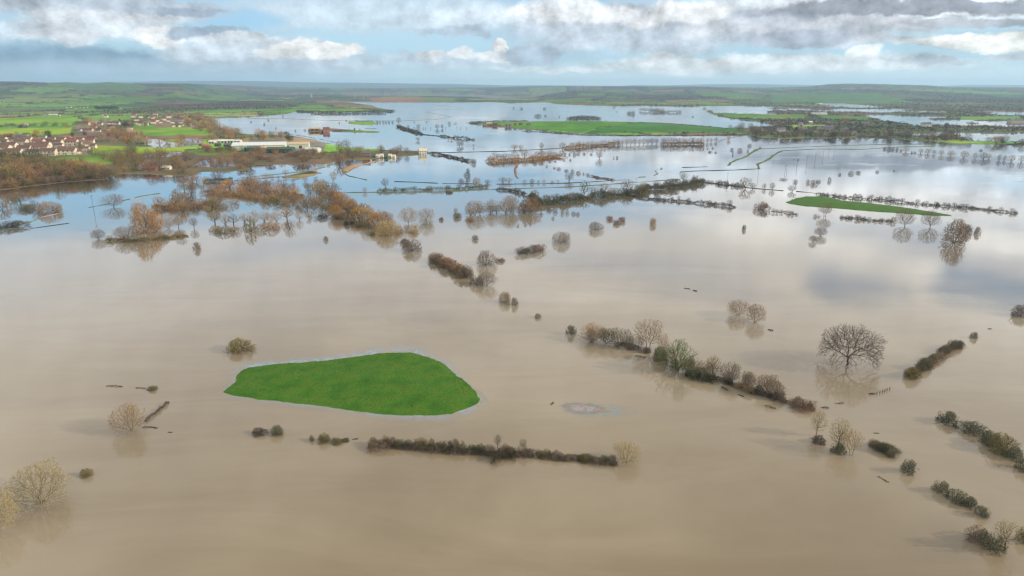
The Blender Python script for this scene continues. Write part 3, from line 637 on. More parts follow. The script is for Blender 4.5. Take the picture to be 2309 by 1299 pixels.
def make_plant(shape, seed, natt, step, twigs, tw_w, tw_l, stems, nleaf=0, leaf=.02, rmin=.0016, fill=0, infl=.3):
    """unit plant: 1 wide, 1 tall. returns (limb triangles, crown triangles)"""
    rg = np.random.default_rng(seed); att = crown_points(shape, natt, rg)
    N0 = [(0, 0, -.04)]; par = [-1]; 
    if stems == 1:
        top = {'oak': .16, 'round': .16, 'slim': .30}.get(shape, .12); z = 0; i = 0
        while z < top: N0.append((rg.normal(0, .006), rg.normal(0, .006), z)); par.append(i); i += 1; z += step
    else:
        for s in range(stems):
            a = 2 * math.pi * s / stems + rg.uniform(-.3, .3); rr = rg.uniform(.02, .07) if shape != 'bush' else rg.uniform(.04, .16)
            N0.append((math.cos(a) * rr * .5, math.sin(a) * rr * .5, 0.0)); par.append(0); N0.append((math.cos(a) * rr, math.sin(a) * rr, step)); par.append(len(N0) - 2)
    N, par = colonize(att, N0, par, step, infl, step * 1.1, 200, rg)
    ch = np.zeros(len(N), int); r2 = np.zeros(len(N))
    pe = 2.5 if natt > 1200 else 2.1
    for i in range(len(N) - 1, 0, -1):
        if r2[i] == 0: r2[i] = rmin ** pe
        r2[par[i]] += r2[i]; ch[par[i]] += 1
    rad = np.maximum(r2, rmin ** pe) ** (1 / pe)
    if rad[0] > .05: rad = np.where(rad > .012, .012 + (rad - .012) * (.030 - .012) / (rad[0] - .012), rad) if shape in ('oak',) else np.minimum(rad, .03)
    if shape == 'oak': rad = np.where(rad > rmin * 1.5, rmin * 1.5 + (rad - rmin * 1.5) * .8, rad)
    e = np.arange(1, len(N)); A, B = N[par[e]], N[e]; ra, rb = rad[par[e]], rad[e]; ra = np.minimum(ra, rb * 1.5)
    big = rb > rmin * 2.2
    limbs = tubes(A[big], B[big], ra[big], rb[big], 5) if big.any() else np.zeros((0, 3, 3))
    thin = [tubes(A[~big], B[~big], ra[~big], rb[~big], 3)] if (~big).any() else []
    ends = np.where(rad < rmin * 3)[0]; ends = ends[N[ends, 2] > .03]
    if twigs and len(ends):
        k = rg.choice(ends, twigs); d = unit(N[k] - N[np.maximum(par[k], 0)]); out = unit(N[k] - (0, 0, .15))
        dr = unit(d * .6 + out * .5 + rg.normal(0, .42, (twigs, 3))); 
        thin.append(spikes(N[k] + rg.normal(0, .004, (twigs, 3)), dr, rg.uniform(.5, 1.2, twigs) * tw_l, rg.uniform(.6, 1.3, twigs) * tw_w, rg))
    if nleaf and len(ends):
        k = rg.choice(ends, nleaf); P = N[k] + rg.normal(0, .028, (nleaf, 3)); P[:, 2] = np.maximum(P[:, 2], .01)
        thin.append(leaves(P, rg.uniform(.5, 1.3, nleaf) * leaf, rg))
    return limbs, np.concatenate(thin)
PROTO = {}
def proto(key, *a, **k):
    l, c = make_plant(*a, **k)
    PROTO[key] = (tri_soup(key + '_trunk', l, PLANT['bark']), tri_soup(key + '_crown', c, PLANT['tan']), tri_soup(key + '_whole', np.concatenate([l, c]), PLANT['tan']))
#       key        shape seed natt step  twigs tw_w  tw_l stems
proto('oak',      'oak', 7, 5600, .014, 28000, .0015, .032, 1, rmin=.0009, infl=.35)
proto('fan_a',    'fan', 11, 2600, .021, 15500, .0024, .055, 8, rmin=.0010)
proto('fan_b',    'fan', 12, 2400, .022, 14000, .0024, .058, 6, rmin=.0010)
proto('dfan_a',   'fan', 21, 1500, .026, 19000, .0032, .075, 8, rmin=.0014)
proto('dome_a',   'bush', 22, 1700, .028, 17000, .0034, .080, 12, rmin=.0014)
proto('dome_b',   'bush', 23, 1500, .028, 15000, .0030, .075, 14, rmin=.0014)
proto('vase_a',   'vase', 13, 1500, .024, 7500, .0025, .052, 2, rmin=.0012)
proto('round_a',  'round', 14, 2000, .023, 9500, .0024, .050, 1, rmin=.0012)
proto('slim_a',   'slim', 15, 1000, .027, 4200, .0034, .062, 1, rmin=.0020)
proto('slim_b',   'slim', 16, 900, .027, 3800, .0034, .066, 1, rmin=.0020)
proto('leafy_a',  'round', 17, 1600, .025, 5500, .0028, .052, 2, rmin=.0016, nleaf=4200, leaf=.013)
proto('bush_a',   'bush', 18, 1300, .03, 9000, .0050, .085, 9, rmin=.002, nleaf=3800, leaf=.014)
proto('bush_b',   'bush', 19, 1300, .03, 8500, .0050, .085, 8, rmin=.002, nleaf=5200, leaf=.017)
proto('bush_c',   'bush', 20, 1200, .03, 9500, .0045, .105, 10, rmin=.002, nleaf=900, leaf=.014)
for i, s in enumerate((31, 32, 33)): proto('ffan_%d' % i, 'fan', s, 420, .045, 1500, .007, .10, 5, rmin=.003)
for i, s in enumerate((34, 35, 36)): proto('fround_%d' % i, 'round', s, 420, .045, 1700, .007, .09, 1, rmin=.003)
for i, s in enumerate((37, 38, 39)): proto('fbush_%d' % i, 'bush', s, 320, .06, 1300, .010, .12, 6, rmin=.004, nleaf=700, leaf=.03)
for i, s in enumerate((40, 41)): proto('dense_%d' % i, 'round', s, 420, .045, 1300, .010, .10, 1, rmin=.003, nleaf=1500, leaf=.034)
for i, s in enumerate((44, 45)): proto('fslim_%d' % i, 'slim', s, 300, .05, 900, .010, .10, 1, rmin=.004)

def put_plant(name, key, color, x, y, w, h, label, cat, group=None, parts=True, bark='bark', rg=random, z=None, whole_scale=1.0):
    """x, y = photo pixel of the foot, w, h = seen size there in photo pixels"""
    X, Y, Z = ground_h(x, y); d = depth_of(X, Y); th = math.atan2(H, math.hypot(X, Y))
    wm = w * d / F_PX; hm = max((h * d / F_PX - .30 * wm * math.sin(th)) / math.cos(th), .35 * h * d / F_PX)
    s_ = .28 * wm; L = math.hypot(X, Y); X += X / L * s_ * .6; Y += Y / L * s_ * .6
    rz = rg.uniform(0, 6.283)
    if parts:
        r = root_at(name, (X, Y, Z), rz, (wm * rg.uniform(.9, 1.12), wm * rg.uniform(.86, 1.08), hm)); r.rotation_euler[0] = rg.uniform(-.10, .10) * (key != 'oak'); r.rotation_euler[1] = rg.uniform(-.10, .10) * (key != 'oak')
        for nm, me, mk in (('trunk', PROTO[key][0], bark), ('crown', PROTO[key][1], color)):
            c = link(nm, me, r); c.material_slots[0].link = 'OBJECT'; c.material_slots[0].material = PLANT[mk]
    else:
        r = link(name, PROTO[key][2]); r.location = (X, Y, Z); r.rotation_euler = (rg.uniform(-.1, .1), rg.uniform(-.1, .1), rz); r.scale = (wm * rg.uniform(.85, 1.15), wm * rg.uniform(.85, 1.1), hm * rg.uniform(.9, 1.12))
        r.material_slots[0].link = 'OBJECT'; r.material_slots[0].material = PLANT[color]
    return tag(r, label, cat, group)
rnd = random.Random(5)
T, B = 'tree', 'bush'
NEAR = [
 # kind, proto, colour, x, y, w, h, label
 (T,'oak','oakbark',1910,831,128,125,'great wide domed bare oak standing alone in the water'),
 (T,'fan_a','yellow',97,1144,142,102,'large pale fan shaped willow at the lower left'),
 (T,'fan_b','yellow',-6,1206,102,98,'pale willow cut by the left edge of the picture'),
 (T,'fan_b','tan',297,976,84,70,'pale round tree beside the leaning dark reed strip'),
 (B,'bush_b','olive',195,1075,27,20,'small oval bush right of the large willow'),
 (B,'bush_b','olive',345,880,25,11,'low olive bush at the end of the floating clumps'),
 (B,'bush_b','olive',542,793,60,31,'olive round bush behind the green island'),
 (B,'bush_a','dark',585,981,34,17,'low dark dome bush below the green island'),
 (B,'bush_b','mossy',625,982,32,24,'taller green bush of the pair below the island'),
 (B,'bush_a','olive',703,994,13,14,'smallest bush at the left start of the hedge line'),
 (B,'bush_b','olive',731,998,30,22,'two-humped olive bush left of the hedge'),
 (B,'bush_b','olive',760,1001,28,14,'low olive bush between the humped bush and hedge'),
 (B,'bush_b','mossy',779,996,20,9,'flat mossy bush just left of the long hedge'),
 (T,'fan_a','yellow',1412,1049,68,52,'yellowish willow at the right end of the long hedge'),
 (T,'slim_a','mossy',1122,1012,16,33,'spindly sapling rising from the middle of the hedge'),
 (T,'slim_b','mossy',1180,1014,18,26,'leaning twin sapling right of the hedge middle'),
 (B,'bush_a','mossy',1288,754,23,22,'dark upright bush at the head of the tree line'),
 (T,'fan_a','tan',1336,772,62,44,'first pale many-stemmed willow in the tree line'),
 (T,'vase_a','tan',1362,774,38,36,'small pale tree between the first willows'),
 (T,'fan_b','grey',1398,780,64,42,'darker spreading willow, second in the tree line'),
 (T,'vase_a','tan',1462,793,76,74,'tall twin-stemmed pale tree in the tree line'),
 (T,'round_a','tan',1495,790,30,38,'slight pale tree behind the green tinged one'),
 (T,'leafy_a','green',1526,840,86,76,'green tinged ivy-clad tree in the tree line'),
 (B,'bush_b','mossy',1575,856,56,30,'low mossy thicket right of the green tinged tree'),
 (T,'leafy_a','mossy',1560,836,34,34,'small mossy tree leaning right of the ivy-clad one'),
 (T,'slim_a','tan',1606,846,36,46,'slender pinkish pale tree in the tree line'),
 (T,'fan_b','grey',1648,864,60,48,'broad round grey tree in the tree line'),
 (T,'fan_a','grey',1684,872,34,36,'narrow grey tree between two broad ones'),
 (T,'fan_a','grey',1733,892,68,46,'dense dome shaped grey willow ending the tree line'),
 (T,'fan_b','red',1808,924,62,24,'low reddish fallen willow at the line end'),
 (T,'fan_b','tan',1663,713,52,38,'left one of two pale willows in open water'),
 (T,'fan_a','tan',1702,729,42,44,'right one of two pale willows in open water'),
 (B,'bush_b','olive',2054,854,36,28,'rounded bush heading the diagonal hedge at right'),
 (B,'bush_b','mossy',2082,832,32,28,'second rounded bush of the diagonal hedge'),
 (B,'bush_a','mossy',2196,763,17,14,'lone small bush beyond the diagonal hedge'),
 (B,'bush_a','grey',2300,714,42,28,'dark bush cut by the right edge'),
 (T,'slim_a','yellow',1840,985,34,63,'leftmost and slimmest of three slender pale trees'),
 (B,'bush_a','dark',1845,1000,32,19,'dark bush at the foot of the slimmest tree'),
 (T,'slim_b','yellow',1888,1016,46,73,'tallest slender pale tree, the middle of three'),
 (B,'bush_b','mossy',1890,1023,34,26,'mossy bush at the foot of the tallest slender tree'),
 (T,'vase_a','tan',1918,1032,58,64,'spreading pinkish tree, right one of the three'),
 (B,'bush_a','mossy',2048,1067,36,34,'lone round bush between the two right hand rows'),
 (B,'bush_b','mossy',2136,955,44,30,'first bush of the right hand diagonal row'),
 (B,'bush_a','mossy',2190,977,64,28,'wide low bush, second of the diagonal row'),
 (B,'bush_b','mossy',2230,1003,46,34,'big dark bush, third of the diagonal row'),
 (B,'bush_b','olive',2256,1020,62,46,'largest dark bush with ochre leaves in the diagonal row'),
 (B,'bush_a','mossy',2283,1035,42,30,'rounded bush behind the largest of the diagonal row'),
 (B,'bush_a','mossy',2309,1062,38,32,'last bush of the diagonal row at the edge'),
 (B,'bush_a','mossy',2122,1112,36,30,'first round bush of the lower right row'),
 (B,'bush_a','mossy',2156,1132,44,30,'second bush of the lower right row'),
 (B,'bush_b','mossy',2184,1145,40,27,'third bush of the lower right row, touching the second'),
 (B,'bush_a','mossy',2213,1166,28,26,'small last bush of the lower right row'),
 (B,'bush_c','grey',2202,1222,54,38,'loose twiggy bush near the lower right corner'),
 (B,'bush_c','mossy',2236,1242,54,42,'darker twiggy bush beside the corner sapling'),
 (T,'slim_a','yellow',2264,1246,48,76,'slender pale sapling near the lower right corner'),
 (B,'bush_b','olive',2307,1222,30,36,'leafy bush cut by the lower right edge'),
 (B,'bush_a','grey',445,562,17,17,'lone small reddish bush below the willow thicket'),
 (B,'bush_a','dark',911,549,20,12,'small dark bush touching the leaning one'),
 (B,'bush_c','grey',928,566,46,30,'dark rounded bush at the end of the diagonal belt'),
 (B,'bush_c','red',983,590,44,22,'reddish bush, first of the short diagonal hedge'),
 (B,'bush_c','red',1010,604,44,26,'reddish bush, second of the short diagonal hedge'),
 (B,'bush_c','grey',1030,615,36,22,'grey bush, third of the short diagonal hedge'),
 (B,'bush_c','grey',1048,627,42,28,'dark bush, last of the short diagonal hedge'),
 (T,'dome_b','grey',1095,599,52,36,'dense dome shaped willow beside the short hedge'),
 (B,'bush_c','red',1128,590,24,10,'low reddish bush right of the dome willow'),
 (B,'bush_c','grey',1076,643,32,24,'twiggy bush left half of the bent pair'),
 (T,'fan_b','grey',1097,646,48,34,'bent spreading willow below the dome willow'),
 (B,'bush_c','tan',1139,682,32,26,'pale round bush of the small pair'),
 (B,'bush_a','grey',1161,689,15,19,'narrow dark bush of the small pair'),
 (B,'bush_c','grey',1213,717,16,12,'tiny low bush far down the diagonal line'),
 (B,'bush_c','dark',1180,573,44,18,'long dark bush, left part of the low clump'),
 (B,'bush_c','red',1212,568,46,20,'long reddish bush, right part of the low clump'),
 (T,'dome_b','grey',1266,548,48,27,'flat topped grey willow in open water'),
 (T,'dome_b','grey',1342,519,32,20,'small round grey willow in open water'),
 (B,'bush_c','red',1374,496,16,10,'small red bush, upper left of a group of three'),
 (B,'bush_c','red',1389,506,18,11,'small red bush, lowest of a group of three'),
 (B,'bush_c','red',1403,500,19,12,'red bush, right of a group of three'),
 (B,'bush_c','tan',1471,507,18,17,'pale round bush alone in open water'),
 (B,'bush_a','mossy',1677,518,9,13,'tiny dark upright bush in open water'),
 (B,'bush_a','grey',1071,541,15,12,'tiny brown bush left of the grey willow'),
 (B,'bush_a','grey',735,542,11,10,'tiny brown bush below the belt of trees'),
 (T,'vase_a','grey',1860,489,38,29,'spreading bare tree left in front of the far island'),
 (T,'round_a','grey',2040,511,46,42,'round bare tree in front of the far island'),
 (T,'round_a','grey',2097,513,38,40,'bare tree with a fallen limb by the far island'),
 (T,'dome_a','rust',2150,549,54,58,'dense brown leaning thicket tree at far right'),
 (B,'bush_a','grey',2180,526,24,22,'grey bush right of the brown thicket tree'),
 (B,'bush_a','grey',2203,527,15,18,'small grey bush standing right of the brown thicket'),
 (T,'fan_b','grey',1850,533,30,22,'upper round willow of a pair below the far island'),
 (T,'fan_a','grey',1833,546,20,16,'lower small willow of a pair below the far island'),
 (B,'bush_c','red',1718,474,38,20,'wide reddish bush left of the far green island'),
 (T,'fan_b','tan',1071,487,50,36,'broad pale tree at the left of the centre grove'),
 (T,'round_a','tan',1110,482,34,34,'narrow pale tree in the centre grove'),
 (T,'fan_a','tan',1152,480,50,40,'spreading pale tree in the centre grove'),
 (T,'dome_a','rust',1194,479,60,34,'dense olive brown tree ending the centre grove'),
 (B,'bush_b','olive',1031,491,22,12,'low olive bush left of the centre grove'),
 (T,'slim_b','tan',1028,486,10,20,'wispy sapling left of the centre grove'),
 (B,'bush_c','rust',1060,499,23,9,'flat brown bush in front of the centre grove'),
 (B,'bush_b','olive',995,497,13,8,'small olive bush right of the round belt trees'),
 (T,'round_a','tan',921,506,48,40,'rounded pale tree near the end of the belt'),
 (T,'round_a','tan',962,502,42,34,'rounded pale tree ending the belt of trees'),
 (T,'dome_a','yellow',871,531,52,36,'ochre willow in front of the belt of trees'),
 (T,'fan_b','tan',832,507,44,42,'pale many-stemmed tree in the belt of trees'),
 (T,'fan_b','tan',866,504,46,28,'low pale tree between the belt willows'),
 (T,'dfan_a','rust',795,488,40,40,'tawny tree in the upper belt of trees'),
 (T,'dfan_a','rust',768,478,50,42,'tall tawny willow in the upper belt of trees'),
 (T,'dome_b','orange',760,493,40,32,'ochre bush-like willow at the belt foot'),
 (T,'dfan_a','rust',748,455,42,28,'tawny willow at the head of the belt'),
 (T,'leafy_a','mossy',815,496,24,26,'greenish tree in the belt of trees'),
 (B,'bush_b','dark',781,508,14,13,'dark conical bush, larger of two by the belt'),
 (B,'bush_b','dark',794,506,10,9,'dark conical bush, smaller of two by the belt'),
 (B,'bush_b','olive',807,513,14,9,'low olive bush beside the dark cones'),
 (B,'bush_b','olive',840,531,13,9,'small olive bush left of the ochre willow'),
 (B,'bush_a','rust',896,526,20,14,'tawny bush right of the ochre willow'),
 (B,'bush_c','yellow',932,526,30,14,'low ochre bush below the round belt trees'),
 (B,'bush_a','dark',728,493,26,11,'dark low bush left of the belt of trees'),
 (T,'dome_a','orange',328,524,62,72,'huge rounded orange willow leaning left'),
 (T,'dome_b','orange',350,523,44,50,'dull orange willow behind the huge orange one'),
 (T,'fan_b','grey',286,542,58,34,'low spreading grey willow below the orange one'),
 (T,'fan_b','grey',223,540,32,24,'small grey willow left of the willow thicket'),
 (T,'fan_b','tan',381,517,38,32,'bare pale willow right of the orange one'),
 (T,'slim_b','tan',403,515,22,28,'thin pale tree right of the orange willow'),
 (T,'slim_a','grey',438,515,20,26,'thin grey tree on the reed spit'),
 (T,'round_a','grey',257,468,56,32,'wide bare tree beside the green flood bank'),
 (T,'dome_b','rust',110,480,52,28,'brown bushy willow left of the wide bare tree'),
 (T,'round_a','grey',46,460,54,28,'bare tree rising behind a dark bush at left'),
 (B,'bush_c','olive',60,473,38,15,'dark olive bush under the bare tree at left'),
 (B,'bush_c','dark',24,514,66,18,'long dark red bush at the left edge'),
]
for kind, key, colr, x, y, w, h, lab in NEAR:
    big = max(w, h) >= 22
    gp = {'tree': None, 'bush': None}[kind]
    put_plant('oak_tree' if key == 'oak' else ('willow_tree' if kind == T and ('fan' in key or 'dome' in key) else ('bare_tree' if kind == T else 'bush')), key, colr, x, y, w, h, lab, kind, gp, parts=big,
              bark='oakbark' if key == 'oak' else ('bark_pale' if colr in ('tan', 'yellow') else 'bark'), rg=rnd)

# ------------------------------------------------------------------ hedges: each one continuous tangle along its line
def hedge(pts, hpx, label, color, wm=2.2, seed=1, lump=.5, density=1.0, name='hedge', stemcol='bark', gap=0.0, twiggy=.4):
    rg = np.random.default_rng(seed); G = np.array([ground_h(x, y) for x, y in pts]); seg = np.hypot(*(G[1:, :2] - G[:-1, :2]).T); L = np.r_[0, np.cumsum(seg)]
    dm = depth_of(G[:, 0].mean(), G[:, 1].mean()); th = math.atan2(H, dm)
    hm = max((hpx * dm / F_PX - .35 * wm * math.sin(th)) / math.cos(th), hpx * dm / F_PX * .5); leaf = max(.15, .00080 * dm)
    n = int(min(34000, max(200, density * 2.8 * L[-1] * (hm + wm * .5) / (leaf * leaf))))
    t = rg.uniform(0, L[-1], n); b1 = max(1.5, hm * 1.1)
    prof = np.clip(.45 + 1.15 * vnoise(t / b1, t * 0 + 7, seed + 5) * (.4 + .7 * vnoise(t / (b1 * 3.5), t * 0 + 3, seed)), .3, 1.35)
    if gap: prof = prof * np.clip((vnoise(t / (3 * b1), t * 0, seed + 31) - gap) / .15, 0.10, 1)
    taper = np.clip(np.minimum(t, L[-1] - t) / (hm * .6 + .3), .3, 1) ** .5
    X = np.interp(t, L, G[:, 0]); Y = np.interp(t, L, G[:, 1]); Zb = np.interp(t, L, G[:, 2])
    ip = np.clip(np.searchsorted(L, t) - 1, 0, len(seg) - 1); dx = (G[ip + 1, 0] - G[ip, 0]) / seg[ip]; dy = (G[ip + 1, 1] - G[ip, 1]) / seg[ip]
    hh = hm * prof * taper; u = rg.normal(0, .5, n); wd_ = wm * (.35 + .65 * prof); zz = rg.uniform(0, 1, n) ** .7 * np.exp(-u * u * .9)
    wob = (vnoise(t / (b1 * 1.3), t * 0 + 9, seed + 8) - .5) * wm * .5 + (vnoise(t / (b1 * 7), t * 0 + 9, seed + 18) - .5) * wm * .5
    P = np.c_[X - dy * (u * wd_ / 2 + wob), Y + dx * (u * wd_ / 2 + wob), Zb + zz * hh]
    nt = int(n * twiggy); D = unit(np.c_[rg.normal(0, .5, nt), rg.normal(0, .5, nt), rg.uniform(.1, 1.2, nt)])
    Tm = np.concatenate([leaves(P[nt:], rg.uniform(.6, 1.3, n - nt) * leaf, rg), spikes(P[:nt], D, rg.uniform(.3, 1.2, nt) * min(hm * .55, 1.6), np.full(nt, leaf * .36), rg)])
    o = link(name, tri_soup(name, Tm, PLANT[color]))
    return tag(o, label, 'hedge')
HEDGES = [
 ([(832,1007),(858,1008),(880,1007)], 20, 'rounded head of the long dark hedge below the island', 'grey', 4.5, 1.0),
 ([(880,1007),(930,1010),(1000,1016),(1060,1020),(1112,1026)], 18, 'long dark hedge below the green island, left stretch', 'grey', 3.0, 1.0),
 ([(1112,1028),(1135,1030),(1160,1028)], 30, 'tall dark lump in the middle of the long hedge', 'dark', 6.0, 1.0),
 ([(1150,1026),(1195,1029),(1240,1033),(1300,1038),(1340,1043),(1392,1048)], 14, 'long dark hedge below the green island, right stretch', 'grey', 3.0, 1.0),
 ([(1395,775),(1430,785),(1465,797)], 9, 'fallen dark trunk and brambles under the second willow', 'dark', 2.5, .8),
 ([(1545,845),(1600,855),(1650,868),(1700,888),(1740,896)], 12, 'dark undergrowth at the foot of the tree line', 'dark', 3.5, .8),
 ([(1745,897),(1775,906),(1800,920),(1838,926)], 11, 'dark bramble tail ending the tree line', 'grey', 3.5, .9),
 ([(2060,846),(2085,828),(2110,810),(2140,792),(2168,777)], 13, 'diagonal hedge running away at the right', 'grey', 3.2, 1.0),
 ([(1957,1005),(1975,1012),(1995,1022),(2017,1032)], 20, 'short grey hedge right of the three slender trees', 'mossy', 4.0, .9),
 ([(240,543),(300,545),(360,540),(425,533)], 7, 'low olive reed spit under the huge orange willow', 'olive', 7.0, 1.0),
 ([(345,472),(390,470),(440,468),(483,464)], 14, 'olive thicket strip behind the orange willow', 'rust', 9.0, 1.0),
 ([(460,411),(490,409),(525,407)], 10, 'dark reed bed in the upper left inlet', 'dark', 9.0, 1.0),
 ([(458,437),(520,440),(600,446),(685,444)], 12, 'long brown thicket edge before the willow mound', 'rust', 14.0, 1.0),
 ([(850,433),(900,431),(1000,429),(1100,423)], 7, 'long low dark hedge beside the straight green bank', 'mossy', 3.5, .8),
 ([(1005,436),(1020,436)], 7, 'short dark mound below the straight green bank', 'dark', 6.0, 1.0),
 ([(1122,428),(1150,431),(1185,440)], 8, 'short dark hedge left of the big hedge', 'dark', 4.0, .9),
 ([(1200,444),(1217,463),(1264,457),(1322,449),(1416,441),(1463,430),(1510,425),(1583,412)], 13, 'big dark hedge crossing the centre of the flood', 'mossy', 8.0, 1.0),
 ([(1416,442),(1466,449),(1492,452),(1539,455),(1597,461),(1659,468)], 7, 'thin straggling hedge branching off the big hedge', 'dark', 4.5, .8),
 ([(1590,412),(1640,417),(1675,422)], 7, 'thin dark hedge beyond the big hedge end', 'dark', 4.0, .7),
 ([(1840,438),(1900,446),(1990,452),(2000,453)], 4.5, 'long far hedge behind the far island, left stretch', 'dark', 2.6, .8),
 ([(2000,453),(2060,460),(2100,463),(2200,471),(2295,482)], 4.5, 'long far hedge behind the far island, right stretch', 'dark', 2.6, .8),
 ([(1895,492),(1930,493),(1965,498),(2016,500)], 4, 'ragged dark hedge in front of the far island', 'dark', 4.0, .8),
 ([(1740,478),(1770,479),(1798,484)], 6, 'low broken hedge left of the spreading bare tree', 'grey', 4.0, .5),
 ([(970,347),(1000,351),(1030,358),(1058,364)], 6, 'dark hedge leaving the white house diagonally', 'dark', 6.0, .9),
 ([(1100,366),(1130,365),(1165,364),(1200,360),(1265,354)], 9, 'brown thicket strip left of the curved row', 'rust', 16.0, 1.0),
 ([(1333,398),(1355,402),(1382,407)], 4.5, 'low reddish hedge ending the dotted row', 'red', 5.0, .9),
 ([(897,286),(915,292),(935,299),(945,301)], 5, 'far dark hedge beside the lone far tree', 'dark', 8.0, .9),
 ([(945,302),(980,306),(1030,312),(1072,316)], 5, 'far dark hedge curving across open water', 'dark', 8.0, .7),
 ([(1272,336),(1300,333),(1375,328),(1400,327)], 7, 'far hedge under the long row of bare trees', 'rust', 12.0, .9),
 ([(1492,327),(1540,326),(1587,326)], 8, 'rusty far thicket under the row of bare trees', 'rust', 14.0, .9),
 ([(1180,296),(1230,298),(1300,303)], 3, 'dark reeds along the near side of the long hill', 'dark', 10.0, .7),
 ([(1300,304),(1400,306),(1560,305.5),(1685,304.5)], 1.6, 'thin dark shore hedge under the long hill', 'dark', 10.0, 1.0),
 ([(1060,277.5),(1140,275.5),(1190,275)], 3, 'dark hedge on the left end of the long hill', 'dark', 12.0, .9),
 ([(1440,278),(1500,280.5),(1560,284.5),(1640,291)], 1.6, 'thin hedge along the crest of the long hill', 'dark', 8.0, .9),
 ([(668,251.5),(760,254.5),(870,252),(890,251)], 4, 'dark shore hedge on the far left bank', 'dark', 20.0, 1.0),
 ([(700,262-4),(760,259),(870,257)], 2.6, 'dark spit of brush below the far left bank', 'dark', 18.0, .8),
]
for pts, w, lab, sd_ in DEBRIS:
    dm_ = depth_of(*ground(*pts[0])); o = hedge(pts, w * .8, lab, 'dark', max(.5, w * .20 * dm_ / F_PX * 2.2), seed=sd_, density=1.1, name='floating_branch', twiggy=.6); o['category'] = 'debris'; o['group'] = 'drifting debris'
for i, (pts, hp, lab, colr, wm, dn) in enumerate(HEDGES): hedge(pts, hp, lab, colr, wm, seed=100 + i, density=dn, gap=.30 if dn < .8 else 0.0, lump=.8, twiggy=.55)

# ------------------------------------------------------------------ rows and belts: every tree a tree, copied prototypes
def belt(where, items, name, kinds, cols, group, what, parts_min=13):
    """items: (x, y, w, h) sorted by x"""
    items = sorted(items)
    for i, it in enumerate(items):
        x, y, w, h = it[:4]; key = rnd.choice(kinds); c = rnd.choice(cols) if len(it) < 5 else it[4]
        lab = f'{what}, {nth(i + 1)} from the left {where}' if len(items) > 1 else f'{what} {where}'
        put_plant(name, key, c, x, y, w, h, lab, 'bush' if name == 'bush' else 'tree', group, parts=max(w, h) >= parts_min, rg=rnd, bark='bark_pale' if c == 'tan' else 'bark')
def area(poly, n, wr, hr, seed, sep=6.0, ysep=2.2):
    rg = random.Random(seed); xs = [p[0] for p in poly]; ys = [p[1] for p in poly]; out = []; t = 0
    A = np.array(poly, float)
    while len(out) < n and t < n * 60:
        t += 1; x = rg.uniform(min(xs), max(xs)); y = rg.uniform(min(ys), max(ys))
        if sdf(np.array([x]), np.array([y]), A)[0] <= 0: continue
        if any(abs(x - q[0]) < sep and abs(y - q[1]) < ysep for q in out): continue
        w = rg.uniform(*wr); out.append((x, y, w, w * rg.uniform(*hr)))
    return out
FF = ['ffan_0', 'ffan_1', 'ffan_2']; FR = ['fround_0', 'fround_1', 'fround_2']; FB = ['fbush_0', 'fbush_1', 'fbush_2']; DE = ['dense_0', 'dense_1']; FS = ['fslim_0', 'fslim_1']
def along(pts, n, wr, hr, seed, jy=1.5):
    rg = random.Random(seed); A = np.array(pts, float); seg = np.hypot(*(A[1:] - A[:-1]).T); L = np.r_[0, np.cumsum(seg)]; out = []
    for i in range(n):
        t = (i + rg.uniform(.15, .85)) / n * L[-1]; w = rg.uniform(*wr)
        out.append((float(np.interp(t, L, A[:, 0])), float(np.interp(t, L, A[:, 1])) + rg.uniform(-jy, jy), w, w * rg.uniform(*hr)))
    return out
BN = ['bush_a', 'bush_b', 'bush_c', 'bush_c']
belt('in the right hand pollard row', [(2043,343,14,11),(2076,346,12,11),(2092,347,17,12),(2106,348,9,10),(2122,350,15,12),(2143,352,16,13),(2173,356,18,16),(2199,358,13,14),(2217,359,17,16),(2229,359,13,13),(2252,362,11,14),(2264,362,9,12),(2280,365,17,16),(2302,366,18,16),(2326,368,17,16)],
     'willow_tree', FF, ['grey', 'tan'], 'pollard willows in a row on the far right water', 'pollard willow', 12)
belt('before the pollard row', [(1995,337,10,6),(2004,338,9,8),(2013,338,9,7),(2022,339,8,6),(2031,341,6,4),(2056,345,6,4),(2063,345,6,4)], 'bush', FB, ['dark'], 'dark bushes leading to the pollard row', 'small dark bush')
belt('among the loose bushes', [(1893,395,8,6),(1918,393,14,8),(1935,391,14,6),(1978,389,8,6),(2016,386,5,3),(1870,409,9,10),(1793,412,13,8),(1822,413,8,8),(1835,416,17,11),(1845,411,10,6),(1766,406,20,5),(1800,361,4,4),(1790,360,3,3),(2212,340,7,4),(2252,337,4,3)],
     'bush', FB, ['dark', 'grey'], 'loose bushes on the right hand water', 'dark bush alone in pale water')
belt('on the bank beyond the big hedge', [(1680,426,30,27),(1697,426,15,14),(1723,426,11,13),(1741,428,16,17),(1786,433,23,16)], 'bare_tree', FR, ['grey', 'mossy'], 'round trees on the dark bank', 'round bare tree')
belt('along the centre hedge', [(1283,409,26,21),(1317,440,26,34),(1338,440,22,20),(1362,441,30,29),(1385,440,26,18),(1412,434,32,32),(1440,432,24,18),(1453,428,22,18),(1480,424,20,16),(1505,420,20,15),(1541,408,22,20),(1230,452,22,14),(1255,452,24,17),(1290,448,22,16),(1566,412,20,12)],
     'bare_tree', FR, ['grey', 'mossy', 'mossy'], 'trees along the big centre hedge', 'mossy bare tree')
belt('on the straggling branch hedge', [(1482,450,18,12),(1498,453,10,8),(1516,452,8,10),(1530,453,9,12),(1553,455,12,10),(1600,461,14,10),(1613,462,10,8),(1630,465,10,9),(1645,466,16,16)], 'bush', FB + FS, ['dark', 'grey'], 'bushes on the straggling hedge', 'dark straggly bush')
